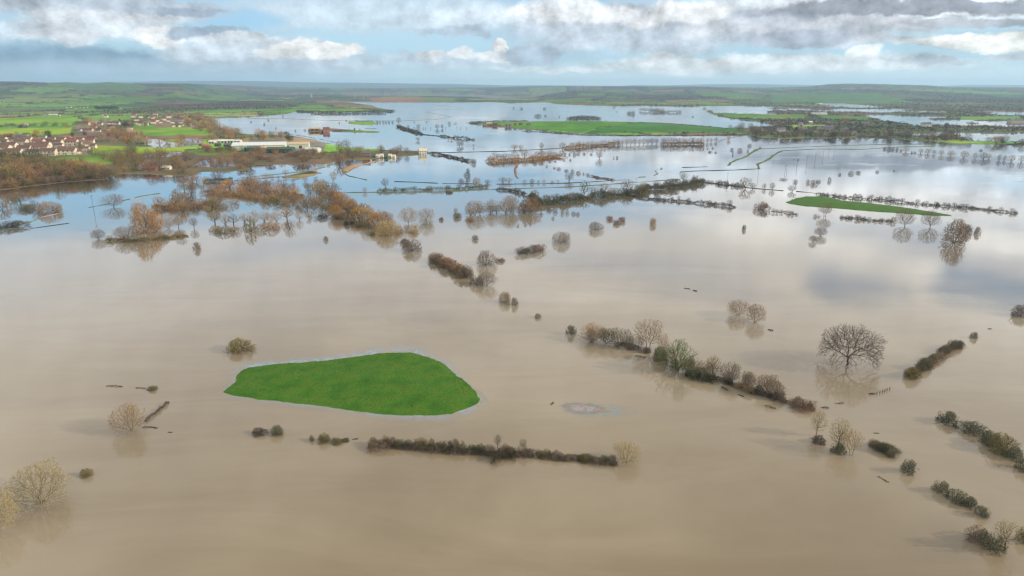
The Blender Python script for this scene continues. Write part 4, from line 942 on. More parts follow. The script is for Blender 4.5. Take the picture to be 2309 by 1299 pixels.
belt('below the big hedge', [(1220,484,6,5),(1238,477,10,8),(1252,478,12,10),(1268,480,10,13),(1279,482,9,10),(1293,484,10,8),(1303,485,9,8),(1247,494,8,6),(1168,512,6,4),(1184,508,7,6),(1196,506,6,7)], 'bush', FB, ['grey', 'olive', 'red'], 'dotted bushes below the big hedge', 'small brown bush')
belt('in the tawny mid-water row', [(485,505,32,30),(508,506,24,26),(527,508,30,27),(551,504,24,24),(572,508,26,34),(596,500,28,25),(610,502,20,22),(624,500,24,26),(648,497,32,30),(676,497,19,22),(696,494,12,12)], 'willow_tree', FF + FS, ['tan', 'grey', 'tan'], 'willows of the mid-water row', 'bare pale willow')
belt('in front of the mid-water row', [(488,522,30,14),(506,527,40,16),(528,524,32,16),(566,522,34,34),(590,520,26,16),(612,518,44,20),(654,517,26,21,'red'),(712,494,16,9),(700,492,10,7)], 'bush', FF + FB, ['tan', 'rust', 'olive'], 'low willows before the mid-water row', 'low spreading willow bush')
belt('on the olive thicket strip', [(352,473,24,16),(366,472,26,22,'orange'),(385,472,22,20,'rust'),(402,468,34,36,'grey'),(420,470,30,20),(432,440,26,26,'grey'),(445,470,30,18,'rust'),(470,466,26,12,'olive')], 'willow_tree', FF, ['rust', 'olive', 'tan'], 'willows on the olive thicket strip', 'tawny willow')
belt('of the brown willow mound', area([(462,425),(560,418),(640,425),(690,444),(640,446),(560,444),(462,436)], 34, (20, 34), (.6, .9), 61, 8, 4), 'willow_tree', FF, ['rust', 'rust', 'red', 'orange'], 'dense willows of the brown mound', 'dense rusty willow')
belt('of the scrub behind the orange willow', area([(345,478),(350,456),(420,448),(500,455),(560,462),(560,472),(480,478),(400,482)], 22, (20, 34), (.55, .85), 311, 9, 3), 'scrub_tree', FF + FB, ['rust', 'tan', 'grey', 'olive', 'rust'], 'scrub willows behind the orange willow', 'scrub willow', 18)
belt('of the scrub between mound and belt', area([(560,446),(690,448),(740,462),(740,486),(690,482),(600,470)], 22, (16, 28), (.55, .85), 312, 9, 3), 'scrub_tree', FF + FB, ['rust', 'tan', 'grey', 'olive'], 'scrub willows between the mound and the belt', 'scrub willow', 18)
belt('of the russet strip north of the mound', area([(400,412),(470,404),(560,410),(690,410),(740,420),(730,434),(600,416),(470,418),(400,424)], 22, (16, 28), (.55, .85), 313, 9, 3), 'scrub_tree', FF + FR, ['rust', 'grey', 'tan'], 'scrub of the russet strip north of the mound', 'russet scrub tree', 18)
belt('along the left edge water', [(4,475,40,24),(16,470,26,20),(78,468,22,18),(130,478,26,18),(88,478,30,20)], 'scrub_tree', FF + FB, ['grey', 'rust', 'tan'], 'scrub along the left edge water', 'scrub willow', 18)
belt('along the upper left inlet', [(416,432,26,28),(432,428,20,22),(455,428,16,12),(600,408,24,18),(614,402,10,8),(628,404,10,8),(644,396,17,14),(751,410,20,24),(660,430,20,16),(700,434,22,22),(714,436,24,22),(727,434,18,20),(869,422,20,21),(823,434,12,13),(712,404,12,6),(740,372,12,8)],
     'bare_tree', FR, ['grey', 'tan'], 'scattered trees of the upper left inlet', 'scattered bare tree')
belt('below the brown mound', [(577,452,12,8),(602,454,14,9),(625,452,10,6),(686,458,14,11),(708,455,10,8),(730,470,14,8),(672,468,10,6),(640,462,10,6),(760,455,12,10)], 'bush', FB, ['olive', 'mossy', 'dark'], 'small bushes below the brown mound', 'small olive bush')
belt('chaining down from the white house hedge', [(1066,364,18,6),(1068,371,14,8),(1055,386,9,7),(1054,396,16,9),(1055,406,13,7),(1053,414,9,6),(1040,411,14,9)], 'bush', FB, ['red', 'grey', 'dark'], 'bushes chaining down from the white house', 'round reddish bush')
belt('on the thin long bank', [(1074,414,20,15),(1100,414,18,9),(1133,412,20,13),(1148,412,20,12),(1183,413,12,8),(1200,413,11,11),(1214,413,7,6),(1227,413,10,8),(1245,412,7,6),(1258,411,6,5)], 'bush', FF + FB, ['grey', 'grey', 'tan'], 'bushes on the thin long bank', 'hazy grey bush')
belt('on the straight green bank', [(866,431,8,7),(890,430,8,8),(910,430,14,8),(935,429,12,9),(968,428,20,10),(1010,426,18,9),(1035,425,12,9),(1060,424,16,8),(1085,422,12,8),(1098,421,10,8)], 'bush', FB + FF, ['mossy', 'dark'], 'hawthorns on the straight green bank', 'dark hawthorn')
belt('of the curved brown grove', [(1105,363,18,12),(1115,361,20,18),(1128,363,20,16),(1140,362,22,18),(1155,362,20,16),(1168,360,16,14),(1183,356,24,22),(1200,359,18,12),(1212,356,20,16),(1226,355,20,15),(1240,354,18,14),(1253,353,18,10),(1175,336,14,10),(1160,337,20,12),(1221,336,12,15)], 'bare_tree', FR + FF, ['rust', 'grey', 'tan'], 'trees of the curved brown grove', 'brownish bare tree')
belt('in the dotted diagonal row', [(1207,370,10,6),(1220,369,12,7),(1233,376,6,5),(1250,380,7,4),(1260,382,10,5),(1277,386,10,5),(1291,388,10,6),(1304,392,12,7),(1316,393,5,5),(1325,396,9,5)], 'bush', FB, ['red', 'grey'], 'dotted bushes of the diagonal row', 'tiny reddish bush')
belt('in the upper dotted line', [(1274,350,9,6),(1284,350,6,5),(1295,350,7,7),(1303,349,9,4),(1317,348,8,4),(1333,349,7,4),(1352,358,20,19,'rust'),(1384,357,6,4),(1391,357,6,5),(1240,366,5,3),(1252,365,6,3),(1272,363,6,3),(1286,362,6,4)], 'bush', FB + FR[:1], ['dark', 'grey'], 'bushes of the upper dotted line', 'tiny dark bush')
belt('of the long row below the green hill', [(1269,337,18,17)] + [(1288 + i * 9.4, 334 - i * .55, 13, 13 + (i % 3)) for i in range(10)] + [(1384 + i * 9.6, 328.5 - i * .35, 13, 14 + (i % 2)) for i in range(11)] + [(1496 + i * 8.6, 326.5, 13, 16 + (i % 3) * .8) for i in range(11)] + [(1595, 322, 9, 11), (1604, 321, 9, 11), (1614, 320, 9, 11), (1643, 315, 11, 12)],
     'bare_tree', FR + FS[:1] + FF[:1], ['grey', 'tan', 'rust'], 'bare trees in the long row below the green hill', 'bare tree', 13)
belt('of the copse on the green hill', [(1283 + i * 6.6, 273.5 + (i % 2) * .8, 13, 9 + 5 * math.sin((i + 1) / 12 * 3.14)) for i in range(11)], 'copse_tree', DE, ['grey', 'dark'], 'dark copse trees on the green hill', 'dark copse tree', 13)
belt('in the far open water', [(899,279,13,15),(920,291,9,9),(944,291,11,11),(986,291,11,11),(997,290,9,10),(934,290,3,4),(955,290,3,4),(960,290,3,4),(971,290,3,4),(1005,290,3,4),(1030,290,2,4),(1038,290,3,4),(1052,290,3,4),(942,318,13,9),(1011,316,7,5),(1018,317,10,6),(1036,331,16,14),(1042,330,9,10),(1068,332,5,8),(1013,280,9,5),(1027,279,10,3),(962,276,5,3),(934,276,4,3)],
     'bare_tree', FR, ['dark', 'grey'], 'lone trees in the far open water', 'lone dark tree')
belt('beyond the green hill', [(1213,263,17,6),(1158,244,4,4),(1176,246,6,4),(1228,246,7,4),(1261,264,3,3),(1384,243,5,4),(1420,257,14,6),(1428,258,9,8),(1390,253,3,2),(1562,264,5,3),(1230,262,6,3)], 'bush', FB, ['dark'], 'specks of brush beyond the green hill', 'dark speck of brush')
belt('of the flooded grove beyond the hill', [(1444 + i * 6.2, 250.5 + (i % 3) * .5 + i * .12, 9, 8) for i in range(9)] + [(1476 + i * 7, 254 + (i % 2) * .6, 10, 6) for i in range(9)], 'copse_tree', FR + FB, ['grey', 'dark'], 'trees of the flooded grove beyond the green hill', 'dark bare tree')
belt('near the hooked river banks', [(1586,336,4,6),(1596,336,4,3),(1607,335,5,3),(1601,344,10,4),(1614,345,8,3),(1650,339,8,5),(1668,341,12,7),(1652,349,4,9),(1686,342,5,6),(1690,330,12,6),(1714,334,6,4),(1491,381,6,4)], 'bush', FB, ['dark', 'red'], 'bushes near the hooked river banks', 'small dark bush')
belt('in the left hand sound', [(605,272,5,4),(566,276,4,3),(638,263,4,5),(596,281,5,5),(622,290,4,3),(666,296,4,4),(688,295,6,4),(698,300,9,6),(765,278,3,3),(781,273,4,3),(808,274,3,4),(830,275,4,3),(838,275,4,4),(851,277,6,6),(857,277,4,5),(864,277,5,5),(870,277,6,5),(877,277,5,5),(885,277,5,5)], 'bush', FB, ['grey', 'dark'], 'specks of brush in the left hand sound', 'dark speck of brush')
belt('of the left stretch of the long hedge', along([(838,1008),(930,1011),(1000,1017),(1108,1026)], 15, (22, 34), (.75, 1.0), 201), 'hedge_bush', BN, ['grey', 'mossy', 'olive', 'grey'], 'bushes grown into the long hedge below the island', 'twiggy hedge bush')
belt('of the right stretch of the long hedge', along([(1112,1028),(1200,1031),(1300,1039),(1388,1048)], 15, (20, 32), (.65, .95), 202), 'hedge_bush', BN, ['mossy', 'grey', 'olive', 'dark'], 'bushes grown into the right stretch of the long hedge', 'twiggy hedge bush')
belt('of the diagonal hedge at the right', along([(2056,850),(2085,830),(2110,811),(2140,792),(2166,778)], 9, (20, 30), (.7, .95), 203), 'hedge_bush', BN, ['grey', 'olive', 'mossy'], 'bushes grown into the diagonal hedge', 'brownish hedge bush')
belt('at the foot of the tree line', along([(1380,778),(1440,792),(1500,818),(1560,850),(1650,868),(1700,886),(1760,902),(1835,926)], 17, (18, 30), (.6, .95), 204, 4), 'hedge_bush', BN, ['grey', 'dark', 'mossy', 'tan'], 'undergrowth bushes of the tree line', 'undergrowth bush')
belt('grown close in the tree line', along([(1320,772),(1400,782),(1440,788),(1500,822),(1590,850),(1650,866),(1690,876),(1720,886),(1770,900)], 13, (30, 46), (.8, 1.05), 221, 3), 'line_tree', ['fan_a', 'fan_b', 'vase_a', 'round_a', 'dfan_a'], ['tan', 'grey', 'tan', 'grey', 'mossy'], 'smaller willows grown close in the tree line', 'smaller bare willow', 14)
belt('of the short grey hedge', along([(1962,1008),(1980,1015),(2012,1033)], 4, (20, 28), (.7, .95), 205), 'hedge_bush', BN, ['grey', 'mossy'], 'bushes of the short grey hedge', 'grey hedge bush')
belt('on the reed spit under the orange willow', along([(245,544),(300,546),(360,541),(422,534)], 10, (16, 30), (.4, .8), 206), 'thicket_tree', FB + FF, ['olive', 'grey', 'rust', 'mossy'], 'low willows on the reed spit', 'low spit willow')
belt('of the diagonal tawny belt', along([(716,434),(745,448),(775,470),(805,490),(850,508),(890,520)], 17, (26, 44), (.75, 1.05), 207, 6), 'belt_tree', FF + FR + DE, ['rust', 'tan', 'yellow', 'grey', 'orange'], 'trees of the diagonal tawny belt', 'belt tree', 14)
belt('at the foot of the tawny belt', along([(720,455),(760,492),(820,512),(880,528),(950,508),(985,500)], 14, (16, 28), (.5, .8), 208, 4), 'thicket_tree', FB + FF, ['rust', 'olive', 'tan', 'yellow'], 'low growth at the foot of the tawny belt', 'low tawny thicket tree')
belt('of the centre grove', along([(1050,486),(1090,484),(1130,482),(1175,482),(1210,478)], 8, (26, 40), (.6, .95), 209, 2), 'belt_tree', FF + FR, ['tan', 'grey', 'rust'], 'trees of the centre grove', 'centre grove tree', 14)
belt('inside the short diagonal hedge', along([(975,589),(1000,601),(1030,616),(1060,629)], 6, (24, 36), (.6, .85), 210, 2), 'hedge_bush', BN, ['grey', 'red', 'rust'], 'bushes inside the short diagonal hedge', 'reddish hedge bush')
belt('of the big centre hedge', along([(1200,446),(1217,462),(1264,457),(1322,449),(1416,441),(1463,430),(1510,425),(1583,412)], 28, (16, 28), (.6, .95), 211, 1.5), 'hedge_bush', FB + DE, ['mossy', 'dark', 'grey', 'olive'], 'bushes of the big centre hedge', 'dark hedge bush', 18)
belt('of the long far hedge', along([(1850,441),(1900,446),(1990,452),(2060,460),(2100,463),(2200,471),(2295,482)], 44, (7, 14), (.6, 1.0), 212, 1), 'hawthorn_bush', FB + FS, ['dark', 'grey', 'dark'], 'hawthorns of the long far hedge', 'dark hawthorn', 18)
belt('in front of the far green island', along([(1895,493),(1930,494),(1965,499),(2016,501)], 12, (8, 15), (.6, 1.0), 213, 1), 'hawthorn_bush', FB + FS, ['dark', 'grey'], 'hawthorns in front of the far green island', 'dark hawthorn', 18)
belt('behind the far green island on the dark bank', along([(1592,412),(1640,418),(1665,421)], 8, (8, 14), (.6, 1.0), 214, 1), 'hawthorn_bush', FB, ['dark', 'grey'], 'hawthorns beyond the big hedge end', 'dark hawthorn', 18)
belt('between the broken hedge ends', [(1700,476,10,6),(1744,479,9,9),(1752,480,9,8),(1762,480,9,9),(1778,484,9,8),(1786,484,9,10),(1796,485,9,5),(1838,490,10,7),(1846,490,9,5)], 'hawthorn_bush', FB + FS, ['grey', 'tan'], 'hawthorns of the broken low hedge', 'brown hawthorn', 18)
belt('among the estate gardens', area([(-10,306),(60,308),(170,314),(215,330),(210,348),(180,357),(60,359),(-10,359)], 40, (8, 15), (.7, 1.1), 301, 6, 2.5), 'garden_tree', DE + FB + FR, ['mossy', 'rust', 'dark', 'grey', 'olive', 'tan'], 'garden trees of the estate', 'garden tree', 18)
belt('around the upper hamlet', area([(150,275),(240,274),(345,280),(345,292),(300,300),(240,312),(200,306),(150,300)], 34, (8, 15), (.6, 1.0), 302, 6, 2), 'garden_tree', DE + FB + FR, ['mossy', 'rust', 'dark', 'grey', 'tan'], 'garden trees of the upper hamlet', 'hamlet tree', 18)
belt('around the cottages by the tawny wood', area([(285,262),(420,262),(450,290),(340,288)], 26, (7, 12), (.6, 1.0), 303, 6, 2), 'garden_tree', DE + FR, ['grey', 'rust', 'dark', 'tan'], 'garden trees of the cottages', 'cottage garden tree', 18)
belt('along the hedgerow between bright fields', along([(0,289),(60,288),(150,287)], 12, (9, 15), (.5, .8), 304, 1) + along([(0,312),(60,310),(120,309)], 8, (9, 15), (.5, .9), 305, 1), 'hedgerow_tree', DE + FR, ['dark', 'grey', 'mossy'], 'hedgerow trees between the bright fields', 'hedgerow tree', 18)
belt('around the industrial yard', area([(450,338),(560,344),(740,350),(735,356),(560,352),(450,350)], 28, (10, 18), (.6, .95), 306, 7, 1.5), 'thicket_tree', FF + DE, ['rust', 'grey', 'red', 'olive'], 'trees around the industrial yard', 'yard tree', 18)
# wooded left shore
belt('in the shoreline wood at far left', area([(-20,395),(60,392),(140,388),(210,392),(250,398),(240,404),(150,409),(60,418),(-20,424)], 66, (26, 42), (.8, 1.15), 71, 7, 4), 'shoreline_tree', FF + FR + DE, ['rust', 'grey', 'rust', 'olive', 'red'], 'trees of the left shoreline wood', 'rusty bare tree', 20)
belt('at the water edge of the shoreline wood', along([(-10,427),(60,419),(150,409),(240,402),(262,394)], 26, (18, 30), (.5, .8), 321, 1.5), 'shoreline_bush', FF + FB, ['rust', 'grey', 'olive', 'rust'], 'low willows at the water edge of the left shoreline wood', 'low russet willow', 20)
belt('behind the shoreline wood', area([(-20,366),(50,362),(95,366),(105,384),(60,392),(-20,394)], 34, (22, 34), (.7, 1.0), 72, 8, 4), 'shoreline_tree', DE + FR, ['dark', 'mossy', 'olive'], 'dark trees behind the left shoreline wood', 'dark dense tree', 20)
put_plant('willow_tree', 'dense_0', 'orange', 172, 398, 26, 34, 'brightest orange willow in the left shoreline wood', 'tree', rg=rnd)
put_plant('bare_tree', 'fan_a', 'grey', 247, 402, 42, 30, 'spreading grey willow overhanging the left shoreline water', 'tree', rg=rnd)
put_plant('bare_tree', 'fround_1', 'grey', 190, 384, 16, 34, 'tall slim grey tree above the orange willow', 'tree', rg=rnd)
put_plant('willow_tree', 'dense_1', 'orange', 84, 313, 15, 18, 'small bright orange tree behind the first houses', 'tree', rg=rnd)
belt('around the red roofed cottage', area([(255,375),(310,368),(360,372),(430,384),(440,394),(360,393),(262,391)], 34, (16, 30), (.7, 1.0), 73, 8, 3), 'bare_tree', FF + FR, ['rust', 'grey', 'olive'], 'trees around the red roofed cottage', 'brown bare tree', 18)
belt('in the copse above the cottage', area([(200,352),(300,345),(340,356),(430,352),(435,368),(330,368),(260,372),(200,362)], 32, (16, 28), (.6, .9), 74, 8, 3), 'grove_tree', FF + FR, ['grey', 'rust', 'olive'], 'trees of the copse above the cottage', 'grey brown tree', 18)
belt('in the flooded thicket before the sheds', area([(440,362),(520,354),(600,352),(730,352),(735,368),(580,370),(560,383),(470,386),(440,380)], 46, (16, 30), (.55, .8), 75, 8, 3), 'thicket_tree', FF + DE, ['rust', 'red', 'grey', 'rust'], 'trees of the flooded thicket before the sheds', 'russet tree', 18)
belt('in the tawny grove above the inlet pond', area([(218,314),(260,306),(332,310),(332,326),(280,330),(230,328)], 18, (18, 28), (.7, .95), 76, 8, 3), 'grove_tree', FF + DE, ['rust', 'yellow', 'tan', 'orange'], 'trees of the tawny grove by the inlet pond', 'tawny tree', 16)
belt('in the tawny wood by the sound', area([(405,270),(470,268),(482,282),(500,296),(560,305),(500,314),(455,300),(410,284)], 36, (15, 24), (.65, .95), 77, 7, 3), 'grove_tree', FF + DE, ['orange', 'yellow', 'rust', 'tan'], 'trees of the tawny wood by the sound', 'tawny tree', 16)
belt('beside the inlet pond', area([(340,322),(420,318),(470,312),(560,312),(560,322),(460,330),(400,338),(340,332)], 20, (14, 24), (.6, .9), 78, 8, 3), 'grove_tree', FF, ['rust', 'tan', 'orange'], 'trees beside the inlet pond', 'sandy brown tree', 16)
belt('behind the cream sheds', area([(570,306),(640,308),(665,316),(655,322),(600,320),(565,322)], 14, (13, 20), (.7, 1.0), 79, 7, 3), 'thicket_tree', FF + DE, ['orange', 'tan', 'evergreen', 'rust'], 'trees behind the cream sheds', 'autumnal tree', 14)
belt('around the brick house', area([(725,352),(770,346),(830,344),(940,346),(900,352),(800,360),(760,366),(728,364)], 22, (12, 20), (.7, 1.1), 80, 7, 2), 'bare_tree', FF + FR, ['red', 'rust', 'grey'], 'trees around the brick house', 'reddish bare tree', 14)
for x, y, w, h, c, lab in ((767,350,24,30,'grey','tall grey tree of the pair over the red trees'), (784,350,26,33,'grey','tallest grey tree over the red trees'), (766,374,32,26,'red','large round red-brown tree at the lane corner'), (903,344,14,16,'rust','tawny round tree near the white house'), (860,344,14,12,'grey','grey tree left of the white house'),
        (300,357,26,34,'mossy','tall greenish grey tree over the bright field'), (270,358,18,20,'grey','lower grey tree beside the tall greenish one'), (333,354,18,20,'grey','grey tree right of the tall greenish one')):
    put_plant('bare_tree', 'fround_0' if w > 20 else 'fround_2', c, x, y, w, h, lab, 'tree', rg=rnd)
for x, y, w, h, lab in ((271,304,20,16,'round dark evergreen above the tawny grove'), (286,292,15,13,'dark evergreen behind the larger round one'), (111,312,15,16,'dark evergreen behind the front houses'), (192,309,9,10,'small dark evergreen beside the school roofs'), (164,311,9,9,'small dark evergreen right of the orange tree'), (433,279,10,9,'dark evergreen in the tawny wood by the sound'), (653,322,17,16,'dark evergreen behind the cream sheds'), (716,345,14,12,'dark evergreen beside the pale green shed'),
        (178,326,10,7,'low dark evergreen between garden walls'), (136,332,12,8,'low evergreen among the front houses'), (1779,296,16,11,'dark evergreen left of the church tower'), (1797,298,13,10,'dark evergreen under the church tower'), (1819,299,12,9,'dark evergreen right of the church tower'), (2005,284,11,8,'dark evergreen above the right hand village'), (2133,287,11,8,'dark evergreen beside the white villa')):
    put_plant('evergreen_tree', rnd.choice(DE), 'evergreen', x, y, w, h, lab, 'tree', rg=rnd, parts=w > 13)
belt('in the dark plantation on the left', [(218 + i * 6.3, 247.5 + (i % 2) * .6, 10, 8) for i in range(8)], 'evergreen_tree', DE, ['evergreen'], 'evergreens of the dark plantation', 'dark plantation evergreen')
belt('along the right hand village shore', area([(1690,300),(1760,304),(1880,306),(1960,304),(2100,312),(2200,318),(2309,324),(2309,329),(2150,322),(2026,313),(1950,310),(1771,312),(1700,308)], 56, (12, 20), (.7, .95), 81, 8, 1.6), 'village_tree', FF + FR + DE, ['grey', 'rust', 'dark', 'grey'], 'trees along the right hand village shore', 'dim bare tree', 14)
belt('on the point of the right hand village', area([(1636,290),(1700,291),(1720,298),(1700,304),(1660,297)], 12, (12, 18), (.6, .9), 82, 6, 1.4), 'village_tree', FF + FR, ['rust', 'grey'], 'trees on the village point', 'russet tree', 14)

# ------------------------------------------------------------------ far woods and hedgerows: thousands of crowns that read as one mass
def far_woods():
    rg = np.random.default_rng(90); n = 260000
    # candidate places, even in the picture
    x = rg.uniform(-150, 2460, n); y = rg.uniform(200, 398, n) ** 1.0
    y = 200 + (y - 200) * rg.random(n) ** .75
    dirs = [(x - CX) / F_PX, math.cos(PITCH) + (CY - y) / F_PX * math.sin(PITCH), -math.sin(PITCH) + (CY - y) / F_PX * math.cos(PITCH)]
    t = H / np.maximum(-dirs[2], 1e-4); X = dirs[0] * t; Y = dirs[1] * t
    ok = Y < 16000; X, Y, x, y = X[ok], Y[ok], x[ok], y[ok]
    Z = height(X, Y); _, hd = field_cells(X, Y)
    wood = fbm(X / 700, Y / 1100, 51, 3); near = Y < 1400
    keyf = np.zeros(len(X), bool)
    for P, _c in KEY_W: keyf |= sdf(X, Y, P) > 6
    p = np.where(hd < 6 + .0018 * Y, .62, .0015) + np.clip((wood - .60) / .04, 0, 1) * .5 * (Y > 2500) + np.clip((Z - 85) / 40, 0, 1) * .5
    p = np.where(near, p * .25, p); p = np.where(keyf, 0.0, p)
    rb = (x > 1690) & (Y < 3800) & (Y > 1200); p = np.where(rb & ~keyf, np.maximum(p, .22), p)
    land = Z > .25; k = land & (rg.random(len(X)) < p)
    # flooded fields keep their drowned hedges
    k |= (~land) & (x > 1440) & (y < 262) & (hd < 7) & (rg.random(len(X)) < .35) & (Z > -.98)
    X, Y, Z, x, wood_k = X[k], Y[k], np.maximum(Z[k], 0), x[k], wood[k]
    if len(X) > 44000: s = rg.choice(len(X), 44000, False); X, Y, Z, x, wood_k = X[s], Y[s], Z[s], x[s], wood_k[s]
    n = len(X); big = (rg.random(n) < .16) | ((x > 1500) & (Y < 4200)) | (Z > 95) | (wood_k > .60); r = np.where(big, rg.uniform(2.4, 5.0, n), rg.uniform(1.3, 2.4, n)) * np.clip(.6 + Y / 9000, .6, 1.5); hh = r * np.where(big, rg.uniform(1.0, 1.7, n), 1.0)
    out = {}
    col = rg.random(n); sel = {'grey': col < .42, 'rust': (col >= .42) & (col < .66), 'dark': (col >= .66) & (col < .90), 'olive': col >= .90}
    for ck, m in sel.items():
        P = np.c_[X[m], Y[m], Z[m]]; q = int(m.sum()); per = 11
        c = np.repeat(P, per, 0); rr = np.repeat(r[m], per); h2 = np.repeat(hh[m], per)
        d = unit(rg.normal(0, 1, (q * per, 3))); d[:, 2] = np.abs(d[:, 2])
        pos = c + d * np.c_[rr, rr, h2] * rg.uniform(.35, 1, (q * per, 1)); out[ck] = leaves(pos, rr * rg.uniform(.35, .62, q * per), rg)
    for ck, lab in (('grey', 'grey brown far woods and hedgerows across the plain'), ('rust', 'russet far woods and hedgerows across the plain'), ('dark', 'dark far woods and hedgerows across the plain'), ('olive', 'olive green far trees across the plain')):
        o = link('woodland', tri_soup('woodland', out[ck], PLANT['far_' + ck])); tag(o, lab, 'woodland', kind='stuff')
far_woods()

# ------------------------------------------------------------------ buildings
def mat_wall(n, c): return mottled(n, c, .8, .10, .9, rnd=.10)
WALLS = {'cream': mat_wall('render_cream', (.56,.48,.36)), 'white': mat_wall('render_white', (.50,.47,.41)), 'brick': mat_wall('brick_red', (.27,.155,.10)), 'stone': mat_wall('stone_grey', (.36,.31,.24)),
         'ochre': mat_wall('stone_ochre', (.50,.34,.16)), 'steel': mat_wall('steel_pale_green', (.42,.47,.36)), 'yellow': mat_wall('steel_pale_yellow', (.48,.49,.37)), 'dkgreen': mat_wall('steel_dark_green', (.05,.10,.07))}
def mat_roof(n, c):
    m = mottled(n, c, 1.2, .22, .85, rnd=.15); return m
ROOFS = {'brown': mat_roof('tiles_brown', (.13,.075,.055)), 'red': mat_roof('tiles_red', (.20,.075,.05)), 'orange': mat_roof('tiles_orange', (.33,.16,.09)), 'slate': mat_roof('slates', (.12,.12,.13)), 'sand': mat_roof('sheet_sand', (.50,.43,.30)),
         'pale': mat_roof('sheet_pale', (.54,.55,.50)), 'dkgreen': mat_roof('sheet_dark_green', (.06,.10,.08)), 'tan': mat_roof('sheet_tan', (.42,.34,.20))}
GLASS = principled('window_glass', (.03, .035, .045), .12, .5)[0]; FRAME = mottled('frame_white', (.75, .75, .72), 2, .05); DOOR = mottled('door_paint', (.10, .06, .05), 3, .2)
def gable(name, L, W, hw, hr, over=.4, chim=True, wins=4, floors=2, door=True, shed=False):
    """meshes of one gabled building, long side along x, metres"""
    w = [(-L/2,-W/2,-.5),(L/2,-W/2,-.5),(L/2,W/2,-.5),(-L/2,W/2,-.5),(-L/2,-W/2,hw),(L/2,-W/2,hw),(L/2,W/2,hw),(-L/2,W/2,hw),(-L/2,0,hw+hr),(L/2,0,hw+hr)]
    wall = poly_mesh(name + '_wall', w, [(0,1,5,4),(1,2,6,9,5),(2,3,7,6),(3,0,4,8,7)], WALLS['cream'])
    o = over; sl = hr / (W / 2); t = .18; z0 = hw - sl * o + .03; zt = hw + hr + .03
    r = []
    for s in (-1, 1):
        r += [(-L/2-o, s*(W/2+o), z0), (L/2+o, s*(W/2+o), z0), (L/2+o, 0, zt), (-L/2-o, 0, zt), (-L/2-o, s*(W/2+o), z0+t), (L/2+o, s*(W/2+o), z0+t), (L/2+o, 0, zt+t), (-L/2-o, 0, zt+t)]
    fc = []
    for b in (0, 8): fc += [(b,b+1,b+2,b+3),(b+4,b+7,b+6,b+5),(b,b+4,b+5,b+1),(b+1,b+5,b+6,b+2),(b,b+3,b+7,b+4)]
    roof = poly_mesh(name + '_roof', r, fc, ROOFS['brown'])
    ch = boxes_mesh(name + '_chimney', [(L * .28, 0, hw + hr + .5, .9, .7, 1.8)], WALLS['brick']) if chim else None
    win = []
    fh = hw / floors
    if not shed:
        for f in range(floors):
            for i in range(wins):
                if f == 0 and i == wins // 2 and door: continue
                for s in (-1, 1): win.append((-L/2 + L * (i + .5) / wins, s * (W/2 + .03), fh * f + fh * .55, s))
    return dict(wall=wall, roof=roof, chimney=ch, wins=win, L=L, W=W, hw=hw, hr=hr, door=door, shed=shed)
WIN_ME = boxes_mesh('window_pane', [(0, 0, 0, 1.3, .06, 1.15)], GLASS); SILL_ME = boxes_mesh('window_sill', [(0, 0, -.68, 1.6, .22, .12)], FRAME)
DOOR_ME = boxes_mesh('door', [(0, 0, 1.0, 1.0, .08, 2.0)], DOOR); BIGD = boxes_mesh('shed_door', [(0, 0, 2.0, 4.0, .12, 4.0)], DOOR)
HP = {'semi': gable('semi', 15, 8, 5.2, 2.6, wins=4), 'cottage': gable('cottage', 10, 7.5, 5.0, 3.0, wins=3), 'bungalow': gable('bungalow', 13, 8, 2.8, 2.6, wins=4, floors=1), 'terrace': gable('terrace', 26, 8, 5.2, 2.8, wins=7),
      'shed': gable('shed', 40, 20, 6, 2.6, chim=False, shed=True, door=False), 'barn': gable('barn', 20, 10, 4.2, 2.6, chim=False, shed=True, door=False)}
def building(kind, x, y, wpx, wall, roof, label, yaw=0.0, name=None, cat='house', group=None, detail=True):
    X, Y, Z = ground_h(x, y); d = depth_of(X, Y); h = HP[kind]; s = wpx * d / F_PX / h['L']; hs = min(max(s, .8), 1.25)
    r = root_at(name or {'semi': 'house', 'cottage': 'cottage', 'bungalow': 'bungalow', 'terrace': 'terraced_house', 'shed': 'shed', 'barn': 'barn'}[kind], (X, Y, Z), yaw, (s, max(s, .8) if s < 1.3 else s, hs))
    def part(nm, me, mat=None, par=r, loc=None):
        o = link(nm, me, par)
        if mat: o.material_slots[0].link = 'OBJECT'; o.material_slots[0].material = mat
        if loc: o.location = loc
        return o
    part('wall', h['wall'], WALLS[wall]); rf = part('roof', h['roof'], ROOFS[roof])
    if h['chimney'] and detail: part('chimney', h['chimney'], None, rf)
    if detail:
        for (wx, wy, wz, sg) in h['wins']:
            if sg < 0 or kind != 'x':
                if sg > 0: continue
                w = part('window', WIN_ME, None, r, (wx, wy, wz)); part('sill', SILL_ME, None, w)
        if h['door']: part('door', DOOR_ME, None, r, (0, -h['W'] / 2 - .04, 0))
        if h['shed']: part('door', BIGD, None, r, (h['L'] * .22, -h['W'] / 2 - .06, 0)); part('door', BIGD, None, r, (-h['L'] * .22, -h['W'] / 2 - .06, 0))
    return tag(r, label, cat, group)
def hrow(kind, items, wall, roof, what, group, cat='house', yaw=0.0, detail=True):
    items = sorted(items)
    for i, it in enumerate(items):
        x, y, w = it[:3]; wl = it[3] if len(it) > 3 else wall; rf = it[4] if len(it) > 4 else roof
        building(kind, x, y, w, wl, rf, f'{what}, {nth(i + 1)} from the left', yaw + rnd.uniform(-.12, .12), group=group, cat=cat, detail=detail)
hrow('semi', [(4,355,26),(34,355.5,36),(77,355,28),(112,355,32),(154,353,36)], 'cream', 'brown', 'cream house in the front row of the estate', 'front row of cream houses', yaw=.12)
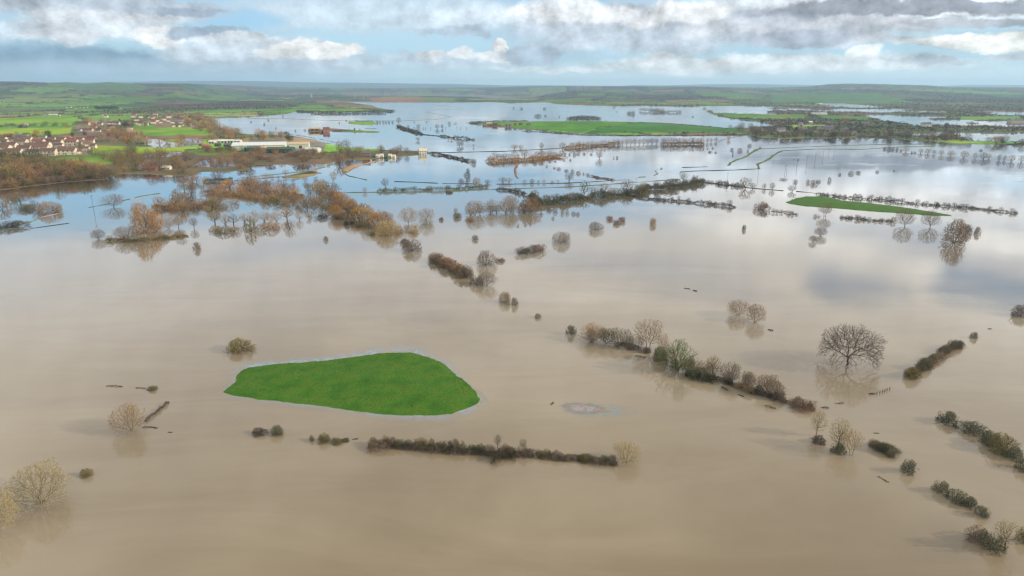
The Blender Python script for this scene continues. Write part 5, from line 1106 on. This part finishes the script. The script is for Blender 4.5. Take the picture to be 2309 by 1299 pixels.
hrow('semi', [(10,345,30),(58,346,28),(95,345,30),(143,344,18)], 'cream', 'brown', 'cream house in the second row of the estate', 'second row of cream houses', yaw=.12)
hrow('semi', [(2,338,20),(26,338,26),(71,337,22),(101,338,28),(135,336,18)], 'cream', 'brown', 'cream house in the third row of the estate', 'third row of cream houses', yaw=.1)
hrow('semi', [(8,329,22),(50,330,26),(89,329,24,'cream','red'),(111,326,18),(131,330,22),(164,331,26,'cream','red')], 'cream', 'brown', 'house in the fourth row of the estate', 'fourth row of houses', yaw=.1)
hrow('bungalow', [(21,312,18,'brick','red'),(52,314,24),(98,314,14,'white','slate'),(153,315,15,'brick','orange'),(165,321,13,'cream','brown'),(208,318,18,'cream','red')], 'white', 'slate', 'low house in the back row of the estate', 'back row of low houses')
hrow('cottage', [(186,330,13,'cream','brown'),(199,336,16,'cream','brown'),(176,352,12)], 'cream', 'brown', 'tall gabled cream house at the end of the estate', 'gabled houses ending the estate', yaw=1.1)
hrow('terrace', [(190,285,26,'ochre','brown'),(210,283,18,'ochre','orange'),(226,285,12,'cream','brown')], 'cream', 'brown', 'long ochre school-like block', 'blocks of the upper hamlet')
hrow('bungalow', [(178,298,12,'white','slate'),(190,297,15,'white','slate'),(201,299,18,'cream','red'),(212,292,14,'cream','red'),(222,300,10,'white','brown')], 'cream', 'red', 'red roofed house below the school-like block', 'red roofed houses of the upper hamlet')
hrow('cottage', [(248,283,9,'cream','slate'),(258,284,10),(266,284,9),(255,296,10,'brick','orange'),(320,284,10,'brick','brown'),(330,285,9,'cream','red')], 'cream', 'brown', 'small house of the upper hamlet', 'small houses of the upper hamlet')
hrow('cottage', [(301,267,9),(318,268,8),(356,277,9),(363,280,7),(371,274,9),(380,277,7),(388,280,6),(396,282,9,'white','slate'),(407,282,10,'white','slate'),(393,289,7),(400,267,8),(405,289,5),(431,287,7,'cream','sand'),(440,289,7),(345,270,6),(338,268,6)], 'cream', 'brown', 'pale cottage of the hamlet by the tawny wood', 'cottages by the tawny wood', yaw=.5, detail=False)
hrow('bungalow', [(100,262,5),(108,262,6),(116,262,6,'white','pale'),(126,262,8,'white','pale'),(134,263,5),(60,285,8,'white','pale')], 'white', 'slate', 'small white farm building on the fields', 'white farm buildings on the fields', detail=False)
hrow('bungalow', [(148,244,6),(158,243,6),(168,245,5),(178,244,6),(186,244,5),(195,243,6),(270,247,5),(182,226,5),(110,225,4),(6,226,5)], 'white', 'brown', 'tiny far white house beyond the fields', 'tiny far white houses', detail=False)
hrow('bungalow', [(630,222,4),(637,221,4),(645,223,5,'cream','orange'),(652,222,5,'cream','orange'),(660,224,4),(666,223,4,'brick','orange'),(752,226,4),(760,225,4),(800,221,4),(812,221,4),(820,221,5),(560,224,4,'brick','orange'),(470,223,4),(480,222,5)], 'cream', 'brown', 'tiny house around the distant church', 'tiny houses around the distant church', detail=False)
_r = random.Random(44)
hrow('cottage', [(x_, y_, w_ * .35) for x_, y_, w_, _h in area([(235,262),(420,262),(455,288),(340,296),(240,300)], 22, (22, 30), (1, 1), 401, 7, 2.5)], 'cream', 'brown', 'scattered house between the hamlet and the tawny wood', 'scattered houses by the hamlet', detail=False, yaw=.3)
hrow('semi', [(6,322,20),(34,323,18),(62,323,22),(118,321,16),(140,322,18),(182,322,15),(206,326,14),(196,344,14),(212,338,12)], 'cream', 'brown', 'pale house in the middle of the estate', 'middle houses of the estate', yaw=.08)
building('cottage', 322, 386, 11, 'cream', 'brown', 'cream gabled cottage with a red roofed wing at the water', 1.3)
building('bungalow', 341, 388, 28, 'brick', 'red', 'long red roofed cottage wing beside the flood', .05)
building('bungalow', 376, 386, 20, 'white', 'sand', 'low white outbuilding right of the red roofed wing', 0, name='outbuilding', cat='outbuilding')
building('barn', 113, 395, 18, 'stone', 'brown', 'brown roofed barn hidden in the left shoreline wood', .7, cat='barn')
building('barn', 53, 388, 34, 'stone', 'tan', 'long low brown roofed barn in the left wood', .05, cat='barn')
building('shed', 588, 341, 112, 'steel', 'pale', 'biggest pale green industrial shed with cream roof', .22, cat='shed')
building('shed', 614, 344, 44, 'stone', 'tan', 'tan roofed shed in front of the biggest one', .1, cat='shed')
building('shed', 666, 337, 62, 'yellow', 'tan', 'tan roofed shed right of the biggest one', .18, cat='shed')
building('shed', 706, 347, 30, 'yellow', 'pale', 'pale yellow shed at the right of the yard', -.1, cat='shed')
building('shed', 634, 348, 58, 'dkgreen', 'dkgreen', 'long low dark green shed at the yard front', .05, cat='shed')
building('shed', 573, 345, 26, 'dkgreen', 'dkgreen', 'small dark green shed at the left of the yard', .05, cat='shed')
hrow('barn', [(480,326,14),(494,325,12),(508,325,16),(522,325,14),(537,326,16),(492,333,12,'dkgreen','slate'),(514,334,14,'dkgreen','slate'),(466,337,14,'brick','orange'),(455,332,8,'brick','orange')], 'white', 'pale', 'white store of the yard', 'stores left of the industrial sheds', cat='store')
building('cottage', 826, 356, 17, 'brick', 'slate', 'orange brick house with slate roof among gardens', .15)
hrow('bungalow', [(843,357,8,'dkgreen','dkgreen'),(852,357,7),(861,356,8,'white','pale'),(871,357,7,'dkgreen','dkgreen'),(880,355,7),(889,356,6)], 'white', 'sand', 'small garden cabin right of the brick house', 'garden cabins', cat='cabin', detail=False)
building('cottage', 953, 348, 17, 'white', 'sand', 'white house at the tip of the gardens', .3)
building('cottage', 736, 298, 14, 'brick', 'red', 'red brick farmhouse standing in the flood', .3)
building('barn', 711, 296, 22, 'brick', 'tan', 'long brick farm shed left of the flooded farmhouse', .05, cat='barn')
building('barn', 727, 298, 10, 'brick', 'orange', 'small brick farm shed touching the flooded farmhouse', .6, cat='barn')
hrow('barn', [(1093,281,10,'stone','slate'),(1103,283,12,'stone','tan'),(1116,284,12,'brick','brown'),(1146,287,16,'stone','slate'),(1162,286,8,'ochre','brown'),(1174,285,9,'brick','brown'),(1192,286,11,'stone','slate')], 'stone', 'slate', 'farm barn on the left end of the green hill', 'barns of the hill farm', cat='barn')
hrow('semi', [(1730,303,10),(1745,304,10,'stone','brown'),(1761,300,18,'white','slate'),(1776,306,8),(1848,294,14,'stone','slate'),(1866,297,22,'stone','slate'),(1866,308,14,'cream','slate'),(1882,303,10,'stone','slate'),(1903,299,16,'stone','slate'),(1868,280,9),(1827,281,8,'white','pale'),(1905,276,14,'brick','red'),(1952,282,9),(1840,305,8),(1925,305,8)], 'stone', 'slate', 'house of the right hand village', 'houses of the right hand village')
building('semi', 2087, 288, 20, 'white', 'slate', 'white villa on dry ground above the right village', .1)
hrow('shed', [(1838,259,16),(1855,259,16),(2290,276,30,'stone','slate'),(1850,236,8)], 'steel', 'pale', 'pale farm shed beyond the right village', 'far sheds beyond the right village', cat='shed', detail=False)

def tower(x, y, wpx, hpx, label, spire=False):
    X, Y, Z = ground_h(x, y); d = depth_of(X, Y); w = wpx * d / F_PX; h = hpx * d / F_PX
    r = root_at('church_tower', (X, Y, Z)); a = w / 2
    link('wall', boxes_mesh('tower_wall', [(0, 0, h / 2, w, w, h)] + [(sx * (a + .2), sy * (a + .2), h * .42, w * .16, w * .16, h * .84) for sx in (-1, 1) for sy in (-1, 1)], WALLS['stone']), r)
    link('parapet', boxes_mesh('parapet', [(i * w / 5, s * (a + .12), h + w * .09, w * .13, .5, w * .18) for i in (-2, -1, 0, 1, 2) for s in (-1, 1)] + [(0, s * (a + .12), h + .2, w + .4, .6, .6) for s in (-1, 1)], WALLS['stone']), r)
    for s in (-1, 1): link('belfry_window', boxes_mesh('belfry_window', [(0, s * (a + .06), h * .78, w * .28, .2, h * .16)], GLASS), r)
    return tag(r, label, 'church tower')
tower(1803, 299, 7.5, 18, 'square pale church tower above the right hand village')
building('semi', 1812, 300, 16, 'stone', 'slate', 'church nave beside the square pale tower', 0, name='church', cat='church')
tower(702, 224, 3.4, 11, 'far tall church tower on the left plain')

# ------------------------------------------------------------------ poles, fence posts
POLE = mottled('pole_wood', (.12, .10, .085), 2, .2)
def pole(x, y, top, label, twin=False):
    X, Y, Z = ground_h(x, y); d = depth_of(X, Y); h = (y - top) * d / F_PX; rw = max(.09, d * .00008)
    r = root_at('utility_pole', (X, Y, Z))
    xs = (-.9 * d / 900 * 1.2, .9 * d / 900 * 1.2) if twin else (0,)
    for q in xs: link('post', boxes_mesh('post', [(q, 0, h / 2 - .3, rw * 2, rw * 2, h + .6)], POLE), r)
    link('crossarm', boxes_mesh('crossarm', [(0, 0, h + .1, 2.4 if not twin else 3.4, .16, .2)], POLE), r)
    for i in (-1, 0, 1): link('insulator', boxes_mesh('insulator', [(i, 0, h + .32, .12, .12, .24)], POLE), r)
    tag(r, label, 'utility pole', 'utility poles crossing the flood')
for x, y, t, lab, tw in ((1771.5,392,374,'twin-legged utility pole in the pale right hand water',True),(1796.5,379,364,'utility pole just beyond the twin-legged one',False),(1818.7,373,354,'utility pole, second beyond the twin-legged one',False),(1838,362,346,'utility pole, third beyond the twin-legged one',False),
        (1856,354,339,'utility pole, fourth beyond the twin-legged one',False),(1869,346,335,'utility pole, fifth beyond the twin-legged one',False),(1881,343,329,'utility pole, sixth beyond the twin-legged one',False),(1708.5,403,381,'utility pole below the nearer green river bank',False),(1640,411,391,'utility pole before the dark bank with round trees',False),
        (1162,431,413,'utility pole beside the short dark hedge',False),(1434,414,402,'utility pole behind the big centre hedge',False),(212,477,442,'tall utility pole beside the green flood bank at left',False),(124,420,403,'utility pole at the left shoreline wood',False)):
    pole(x, y, t, lab, tw)
for i, (x, y) in enumerate(((1977,889),(1984,887),(1990,885),(1995,883),(2000,881),(2006,879))):
    X, Y = ground(x, y); o = link('fence_post', boxes_mesh('fence_post', [(0, 0, .3, .2, .2, 1.1)], POLE)); o.location = (X, Y, 0)
    tag(o, f'sunken fence post right of the oak, {nth(i + 1)} from the left', 'fence post', 'fence posts standing out of the flood')

# ------------------------------------------------------------------ the air
hv = bpy.data.materials.new('haze_air'); hv.use_nodes = True; g = NT(hv.node_tree); g.n.clear()
ho = g.new('ShaderNodeOutputMaterial'); pv = g.new('ShaderNodeVolumePrincipled')
pv.inputs['Color'].default_value = (.52, .79, 1.0, 1); pv.inputs['Density'].default_value = 6.2e-5; pv.inputs['Anisotropy'].default_value = .2
g.l.new(pv.outputs[0], ho.inputs['Volume'])
o = link('haze', boxes_mesh('haze', [(0, 12600, 169, 68000, 31200, 342)], hv)); tag(o, 'thin blue air over the whole plain', 'haze', kind='stuff')
